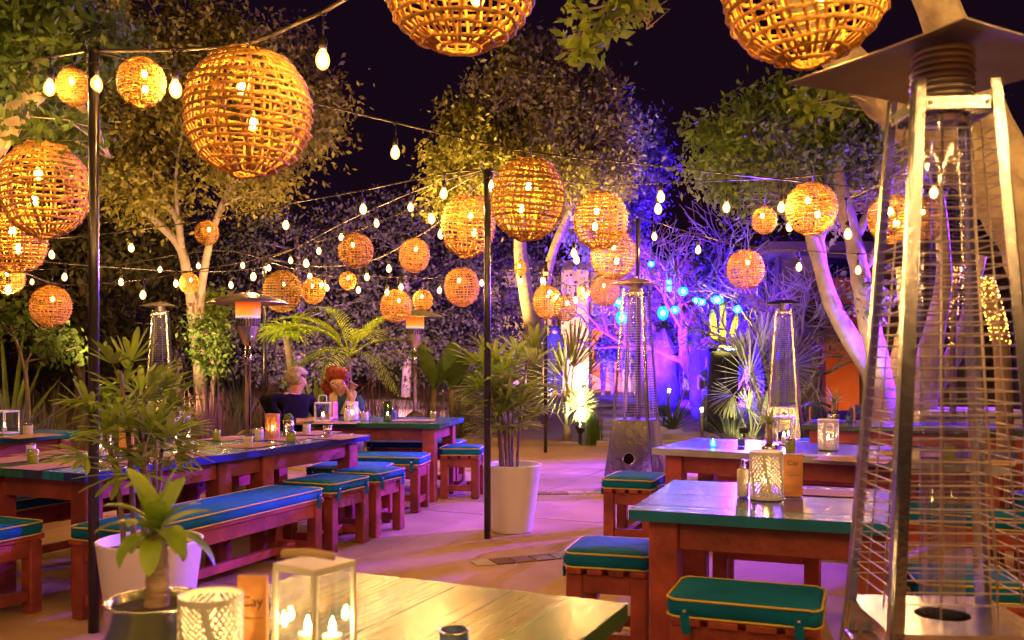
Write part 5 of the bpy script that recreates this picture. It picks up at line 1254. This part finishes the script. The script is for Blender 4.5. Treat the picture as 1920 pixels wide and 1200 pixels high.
for k in range(17):
    az = k*2.399+.3; el = lerp(1.35, .05, (k/17)**.8); d = (math.cos(az)*math.cos(el), math.sin(az)*math.cos(el), math.sin(el)); b = MB()
    b.strip((0, 0, zt_+.015-.03*(k/17)), d, random.uniform(.10, .155), random.uniform(.021, .029), random.uniform(1.2, 3.2)*(k/17+.3), 12, .30, None, lambda q: (.35+.65*min(1, q*2.5))*(1-q**4)**.8+.01)
    o = b.build('leaf', M_drac, t, smooth=True)
nz_ = TP(395, 1262); cut_cylinder('large white leaf-cut candle cylinder on the nearest table', nz_, .062, .155, M_white, 1, n=60, rows=26)
card('wooden menu card reading Cay beside the near candle lantern', TP(474, 1232), R(-3), .062, .165, (('Cay', .03, .70),))
glass_lantern('near white candle lantern with wooden handle and two candles', TP(590, 1242), R(-34), .118, .205, 2, handle=False)
# lid handle of the near lantern (lies flat across the lid)
hp_ = TP(590, 1242); hp_.z += .216
for lb, dx, dy, rz_, L_ in (('pale wooden lantern handle lying across the near lantern lid', -.012, -.005, R(-14), .115),):
    b = MB(); b.tube([(-L_/2, 0, 0), (-L_*.1, .002, .004), (L_*.1, -.002, .005), (L_/2, 0, 0)], .0085, 8); o = b.build('lantern_handle', mat('bamboo', (.5, .36, .2), .5, var=.2), None, loc=hp_+Vector((dx, dy, .003)), rot=(0, 0, rz_), smooth=True); tag(o, lb, 'handle')
tin('blue salt cellar with dark lid at the front edge of the nearest table', TP(851, 1232), .030, .055, M_cerb)
# square table
def dispenser(label, p, r, h):
    t = thing('pump_bottle', label, 'pump bottle', p, 0, 'small pump bottles'); b = MB(); b.lathe([(0, 0), (r, 0), (r*1.02, .01), (r, h*.72), (r*.6, h*.76), (0, h*.76)], 20); b.build('bottle', M_cerw, t, smooth=True)
    b = MB(); b.lathe([(0, h*.74), (r*.55, h*.75), (r*.55, h*.86), (r*.3, h*.87), (r*.3, h), (0, h)], 14); b.build('pump', M_tin, t, smooth=True)
    b = MB(); b.tube([(0, 0, h*.96), (r*1.3, 0, h*.97), (r*1.4, 0, h*.93)], .0035, 6); b.build('spout', M_tin, t)
dispenser('pale pump bottle beside the white leaf-cut cylinder on the square table', TP(1393, 931), .026, .165)
cut_cylinder('white leaf-cut candle cylinder in the middle of the square table', TP(1437, 935), .073, .21, M_white, 2, n=50, rows=24)
card('wooden menu card behind the cylinder on the square table', TP(1486, 930), R(-6), .088, .185, ((('Cay'), .03, .80),))
mat_('pinkish placemat at the far corner of the square table', TP(1560, 925), R(-20), .30, .2)
# long grey-edged table
def tp2(px, py): return TP(px, py)
glass_lantern('white candle lantern on the long grey-edged table, beside the bromeliad', tp2(1470, 833), R(-30), .14, .20, 1)
tin('green glass jar on the long grey-edged table', tp2(1482, 850), .032, .09, M_gglass, name='glass_jar')
cut_cylinder('golden leaf-cut candle cylinder on the long grey-edged table', tp2(1553, 843), .068, .205, M_white, 3, n=40, rows=20)
tin('glowing blue ceramic cup on the long grey-edged table', tp2(1390, 836), .026, .05, M_cerb)
t = thing('cyan_candle', 'small glowing cyan candle on the long grey-edged table', 'candle', tp2(1337, 838)); b = MB(); b.lathe([(0, 0), (.02, 0), (.024, .05), (.02, .05), (.018, .01), (0, .01)], 16); b.build('glass_cup', M_cyanglass, t, smooth=True); b = MB(); b.lathe([(0, .012), (.012, .012), (.008, .04), (.001, .055)], 10); b.build('flame', M_cyan2, t, smooth=True)
def brom(label, p, hs, nl, L_, seed, mt):
    random.seed(seed); t = thing('small_dracaena', label, 'potted plant', p, 0, 'small dracaenas on the tables'); b = MB(); b.lathe([(0, 0), (.05, 0), (.055, .07), (.05, .07), (0, .06)], 18); b.build('pot', M_tin, t, smooth=True)
    b = MB(); b.tube([(0, 0, .05), (0, 0, hs)], [.022, .02], 10); b.build('stem', M_bark, t, smooth=True)
    for k in range(nl):
        az = k*2.399; el = lerp(1.3, .1, k/nl); b = MB(); b.strip((0, 0, hs), (math.cos(az)*math.cos(el), math.sin(az)*math.cos(el), math.sin(el)), L_*random.uniform(.8, 1.1), .014, random.uniform(.3, 1.2), 6, .3, None, lambda q: (1-q**3)*.9+.05); b.build('leaf', mt, t)
brom('small dracaena with dark leaves on the long grey-edged table', tp2(1443, 852), .19, 16, .13, 3, M_palm)
brom('small dracaena with an orange stem on the far pale-edged table', TP(1563, 790), .18, 16, .19, 4, M_fresh)
card('wooden menu card at the end of the far table', TP(1519, 792), R(60), .05, .14); card('upright menu card on the far table by the trunk', TP(1602, 790), R(80), .05, .16)
mat_('tan placemat on the long grey-edged table by the golden cylinder', tp2(1600, 862), R(-30)); mat_('tan placemat at the outer end of the long grey-edged table', tp2(1830, 866), R(-30)); mat_('tan placemat mid-way along the long grey-edged table', tp2(1715, 852), R(-30))
tin('yellow jar on the outer end of the long grey-edged table', tp2(1780, 862), .035, .09, M_gglass, name='glass_jar')
tin('pale ceramic cup seen through the nearest heater on the long grey-edged table', tp2(1716, 866), .03, .08, M_cerw)
tin('blue cup on the far pale-edged table', TP(1592, 793), .03, .06, M_cerb)
# long blue-edged table
for px, py, lb in ((95, 873, 'tan placemat under the near green jar'), (20, 862, 'tan placemat at the outer near corner of the long table'), (95, 850, 'tan placemat behind the near white cup'), (225, 868, 'tan placemat beside the near tin cup'), (240, 845, 'tan placemat near the small candle lantern'),
                   (330, 857, 'tan placemat in front of the candle lantern under the palm'), (470, 835, 'tan placemat in front of the pierced wooden holder'), (430, 822, 'tan placemat at the middle of the garden side'), (540, 822, 'tan placemat beside the green jar at mid table'), (590, 812, 'tan placemat at the far end beside the blue cup'), (640, 820, 'tan placemat at the far corner of the long table')):
    mat_(lb, TP(px, py, .7535), -R(24)+R(90), .40, .28)
tin('green glass jar at the near end of the long blue-edged table', TP(62, 869), .032, .078, M_gglass, name='glass_jar')
tin('white cup behind the near green jar', TP(58, 852), .030, .065, M_cerw)
tin('ridged tin cup beside the potted palm on the long table', TP(218, 866), .028, .075, M_tin)
tin('violet-lit cup behind the small candle lantern', TP(206, 848), .022, .07, M_cerw)
glass_lantern('small white candle lantern just behind the tall black pole', TP(190, 854), R(-20), .085, .165, 1)
card('wooden menu card behind the potted palm on the long table', TP(237, 846), R(-5), .10, .16)
glass_lantern('white candle lantern behind the palm fronds', TP(331, 838), R(-20), .13, .215, 1)
tin('white ridged cup right of the palm on the long table', TP(353, 847), .030, .075, M_cerw)
tin('green jar on the garden side of the long table', TP(406, 826), .028, .08, M_gglass, name='glass_jar')
tin('white cup at the table edge before the pierced holder', TP(466, 838), .030, .08, M_cerw)
tin('violet-lit white cup beside the pierced holder', TP(486, 826), .032, .09, M_cerw)
cut_cylinder('square-cut glowing wooden holder on the long table', TP(511, 822), .056, .19, M_card, 5, n=36, rows=20)
t = tin('tall ridged tin planter with a tiny cactus on the long table', TP(541, 819), .042, .13, M_tin, name='tin_planter')
b = MB(); b.lathe([(.001, .115), (.035, .125), (.04, .15), (.028, .175), (.001, .185)], 14); b.build('tiny_cactus', M_leaf_g, t, smooth=True)
tin('green glass jar before the ridged tin planter', TP(546, 828), .034, .072, M_gglass, name='glass_jar')
tin('white cup near the far end of the long table', TP(575, 814), .032, .085, M_cerw)
tin('ridged blue-lit tin cup at the far end of the long table', TP(614, 820), .034, .09, M_tin)
# outer table B
glass_lantern('glass candle box on the teal-edged outer table', TP(8, 813), R(-20), .16, .19, 1, handle=False)
tin('white cup on the teal-edged outer table', TP(53, 816), .036, .085, M_cerw); mat_('tan placemat on the teal-edged outer table', TP(55, 818), R(66))
# couple's table
glass_lantern('white candle lantern with looped handle in front of the red-haired woman', TP(605, 790), R(8), .155, .185, 1)
dispenser('pump bottle beside the glowing cylinder on the couple\'s table', TP(650, 791), .026, .16)
cut_cylinder('glowing candle cylinder on the couple\'s table', TP(660, 787), .063, .18, M_white, 6, n=30, rows=16)
tin('white cup beside the glowing cylinder on the couple\'s table', TP(684, 788), .036, .085, M_cerw)
t = thing('glass_vase', 'tall green glass vase with candle on the couple\'s table', 'vase', TP(727, 790)); b = MB(); b.lathe([(0, 0), (.044, 0), (.046, .195), (.043, .195), (.041, .01), (0, .01)], 20); b.build('glass_body', glassy('green_tint_glass', (.75, .9, .6), .2), t, smooth=True); candle(t, 0, 0, .012, .028, .05)
tin('green jar at the end of the couple\'s table', TP(812, 786), .033, .075, M_gglass, name='glass_jar'); tin('blue-lit cup beside the green glass vase', TP(739, 786), .022, .09, M_cerb)
mat_('tan placemat before the couple\'s lantern', TP(630, 793), 0); mat_('tan placemat between the vase and the table end', TP(775, 788), 0)
card('wooden card between the lantern and the woman', TP(628, 785), R(70), .1, .17)

# ------------------------------------------------------------------ people
def head(parent, c, r, face, mt=M_skin):
    pass
def person_meshes(t, body, jacket, hair, legs=None):
    for nm, (vs, es, rs, m) in (('body', body), ('jacket', jacket)):
        if vs: bake(skin(nm, vs, es, rs, m, t))
# seated man in black, back three-quarter view, facing right and away
bx_, by_ = -2.30, 9.40
t = thing('person', 'seated person in black jacket with grey hair leaning on the table', 'person', (bx_, by_, 0), 0); t.scale = (1, 1, .92)
pel = (0, 0, .52)
bv = [pel, (.02, .02, .78), (.05, .04, 1.00), (.09, .06, 1.10), (.12, .07, 1.19), (.13, .08, 1.27), (.13, .08, 1.31), (.20, .055, 1.20),  # 0-7 torso neck head nose
      (-.12, -.16, 1.02), (-.02, -.22, .84), (.20, -.10, .80), (.32, -.04, .82), (.36, -.02, .83),      # near arm 8-12
      (.20, .24, 1.02), (.30, .26, .86), (.42, .12, .81), (.48, .08, .82),
      (.14, -.10, .50), (.48, -.08, .52), (.50, -.08, .10), (.60, -.08, .05), (.14, .12, .50), (.48, .12, .52), (.50, .12, .10), (.60, .12, .05)]
be = [(0,1),(1,2),(2,3),(3,4),(4,5),(5,6),(5,7),(2,8),(8,9),(9,10),(10,11),(11,12),(2,13),(13,14),(14,15),(15,16),(0,17),(17,18),(18,19),(19,20),(0,21),(21,22),(22,23),(23,24)]
br = [.15,.15,.14,.055,.075,.095,.075,.02,.06,.052,.04,.032,.025,.06,.05,.04,.03,.085,.07,.05,.045,.085,.07,.05,.045]
bake(skin('body', bv, be, br, M_skin, t))
jv = [(0,0,.50),(.02,.02,.78),(.045,.035,.99),(.08,.05,1.09)]+[bv[8], bv[9], (.17,-.11,.805), bv[13], bv[14], (.38,.15,.82)]
bake(skin('jacket', jv, [(0,1),(1,2),(2,3),(2,4),(4,5),(5,6),(2,7),(7,8),(8,9)], [(.20,.17),(.205,.17),(.185,.15),.075,.085,.072,.055,.085,.07,.05], M_blackcloth, t))
bake(skin('trousers', [(0,0,.50),(.14,-.10,.50),(.48,-.08,.53),(.50,-.08,.12),(.14,.12,.50),(.48,.12,.53),(.50,.12,.12)], [(0,1),(1,2),(2,3),(0,4),(4,5),(5,6)], [.15,.105,.085,.065,.105,.085,.065], M_navy, t))
def hairblob(t, c, r, m, seed, name='hair', amp=.06, freq=9, sub=4, cutf=None):
    bm = bmesh.new(); bmesh.ops.create_icosphere(bm, subdivisions=sub, radius=1); rnd = random.Random(seed)
    from mathutils import noise
    for v_ in bm.verts:
        d = v_.co.normalized(); n_ = 1+amp*noise.noise(d*freq*.5+Vector((seed, 0, 0)))*2
        v_.co = Vector((d.x*r[0]*n_, d.y*r[1]*n_, d.z*r[2]*n_))
    if cutf:
        kill = [v_ for v_ in bm.verts if cutf(v_.co)]; bmesh.ops.delete(bm, geom=kill, context='VERTS')
    me = bpy.data.meshes.new(name); bm.to_mesh(me); bm.free(); me.materials.append(m); me.polygons.foreach_set('use_smooth', [True]*len(me.polygons)); return link(name, me, t, c)
hairblob(t, (.115, .075, 1.285), (.115, .105, .115), M_hairg, 3, amp=.05, cutf=lambda c: (c.x > .07 and c.z < .02) or c.z < -.095)
for i, (dx, dz) in enumerate(((.0, 0), (.012, .012), (.02, .002), (.018, -.012))):
    b = MB(); b.tube([(.36, -.02, .835), (.385+dx, -.005+i*.012, .84+dz*.5), (.41+dx, .0+i*.012, .825+dz)], [.012, .010, .007], 6); b.build('finger', M_skin, t, smooth=True)
# red-haired woman
t = thing('person', 'seated person with curly red hair and blue top raising both hands to the chin', 'person', (-1.86, 10.35, 0), 0); t.scale = (1, 1, .92)
wv = [(0,0,.50),(0,0,.78),(.0,-.02,.97),(-.03,-.06,1.06),(-.045,-.09,1.13),(-.055,-.10,1.205),(-.05,-.10,1.25),(-.07,-.19,1.155),
      (-.17,-.05,.98),(-.22,-.22,.82),(-.06,-.34,.80),(.0,-.38,.80), (.17,-.06,.97),(.20,-.24,.82),(.13,-.24,.98),(.09,-.24,1.08),(.085,-.245,1.12),
      (-.1,-.1,.5),(-.1,-.45,.52),(-.1,-.47,.08),(.1,-.1,.5),(.1,-.45,.52),(.1,-.47,.08)]
we = [(0,1),(1,2),(2,3),(3,4),(4,5),(5,6),(4,7),(2,8),(8,9),(9,10),(10,11),(2,12),(12,13),(13,14),(14,15),(15,16),(0,17),(17,18),(18,19),(0,20),(20,21),(21,22)]
wr = [.14,.13,.12,.05,.075,.088,.07,.017,.055,.042,.034,.028,.055,.042,.034,.028,.03,.08,.06,.045,.08,.06,.045]
bake(skin('body', wv, we, wr, M_skin, t))
bake(skin('top', [wv[0], wv[1], wv[2], wv[3], wv[8], wv[9], wv[12], wv[13]], [(0,1),(1,2),(2,3),(2,4),(4,5),(2,6),(6,7)], [(.17,.15),(.17,.14),(.155,.13),.055,.075,.055,.075,.06], M_bluecloth, t))
bake(skin('trousers', [(0,0,.50),(-.1,-.1,.5),(-.1,-.45,.53),(-.1,-.47,.10),(.1,-.1,.5),(.1,-.45,.53),(.1,-.47,.10)], [(0,1),(1,2),(2,3),(0,4),(4,5),(5,6)], [.15,.10,.08,.06,.10,.08,.06], M_pale, t))
b = MB()
for sx in (-1, 1): b.tube(catmull([(sx*.05, .06, 1.10), (sx*.10, -.06, 1.08), (sx*.09, -.17, .98), (sx*.06-.04, -.20, .82)], 4), [.03, .035, .04, .045, .05, .05, .05, .05, .05, .05, .045, .045, .04][:13], 8, flat=.5)
b.build('scarf', M_cream, t, smooth=True)
for (dx, dz, r_) in ((-.075, .02, .085), (-.045, .095, .10), (.03, .09, .085), (-.12, -.05, .075), (.05, .03, .07), (-.10, -.12, .07), (.06, -.05, .06), (-.06, .13, .07)):
    hairblob(t, (-.055+dx*.95, -.06+abs(dx)*.15, 1.20+dz), (r_, r_*.9, r_), M_hairr, int(abs(dx*900)), amp=.22, freq=14, sub=3, name='hair_curls')
b = MB()
for s_ in (-1, 1): b.tube([(s_*.032-.062+.022*math.cos(a), -.187, 1.195+.018*math.sin(a)) for a in [k*math.pi/6 for k in range(12)]], .003, 4, closed=True)
b.tube([(-.076, -.188, 1.197), (-.048, -.188, 1.197)], .003, 4); b.build('glasses', M_white, t)
for i in range(4):
    b = MB(); b.tube(catmull([(.085, -.245, 1.115), (.07-.012*i, -.25, 1.15-.004*i), (.04-.012*i, -.25, 1.165-.01*i), (.02-.008*i, -.245, 1.155-.012*i)], 3), .010, 6); b.build('finger', M_skin, t, smooth=True)
for i in range(4):
    b = MB(); b.tube(catmull([(.13, -.22, 1.11), (.125+.018*i, -.23, 1.16), (.12+.022*i, -.25, 1.20-.01*i), (.11+.02*i, -.27, 1.225-.014*i)], 3), .009, 6); b.build('finger', M_skin, t, smooth=True)
# standing person seen from behind near the door
def stander(label, px, Y, hgt, m1, m2, lean=0):
    x_, y_, z_ = place(px, Y); z_ = max(z_, .36)+.03; t = thing('person', label, 'person', (x_, y_, z_)); k = hgt/1.75
    vs = [(0,0,.95),(0,0,1.2),(0,0,1.42),(0,0,1.52),(0,-.01,1.60),(0,-.01,1.68),(-.2,0,1.40),(-.27,.02,1.12),(-.25,.1,.90),(-.24,.12,.82),(.2,0,1.40),(.28,.02,1.12),(.30,.1,.92),(.30,.13,.84),(-.09,0,.9),(-.10,.03,.5),(-.10,-.02,.08),(-.10,.10,.04),(.09,0,.9),(.12,-.04,.5),(.13,-.12,.08),(.13,.0,.04)]
    es = [(0,1),(1,2),(2,3),(3,4),(4,5),(2,6),(6,7),(7,8),(8,9),(2,10),(10,11),(11,12),(12,13),(0,14),(14,15),(15,16),(16,17),(0,18),(18,19),(19,20),(20,21)]
    rs = [.14,.13,.13,.055,.09,.085,.06,.05,.04,.035,.06,.05,.04,.035,.08,.06,.045,.04,.08,.06,.045,.04]
    vs = [Vector(v_)*k for v_ in vs]; rs = [r_*k for r_ in rs]; bake(skin('body', vs, es, rs, M_skin, t))
    bake(skin('hooded_jacket', [vs[0]-Vector((0, 0, .12)), vs[1], vs[2], Vector((0, .03, 1.52)), Vector((0, .03, 1.63)), Vector((0, .02, 1.72)), vs[6], vs[7], vs[8], vs[10], vs[11], vs[12]], [(0,1),(1,2),(2,3),(3,4),(4,5),(2,6),(6,7),(7,8),(2,9),(9,10),(10,11)], [(.21,.16),(.20,.16),(.19,.15),.10,.12,.09,.09,.085,.06,.09,.085,.06], m1, t))
    bake(skin('trousers', [vs[0], vs[14], vs[15], vs[16], vs[18], vs[19], vs[20]], [(0,1),(1,2),(2,3),(0,4),(4,5),(5,6)], [.16,.11,.085,.07,.11,.085,.07], m2, t))
stander('person in dark blue hooded jacket and pale trousers walking towards the orange door', 1138, 24.5, 1.75, M_navy, M_pale)
stander('person in dark clothes half hidden behind the lit fan palm', 1040, 22.5, 1.7, M_navy, M_navy)
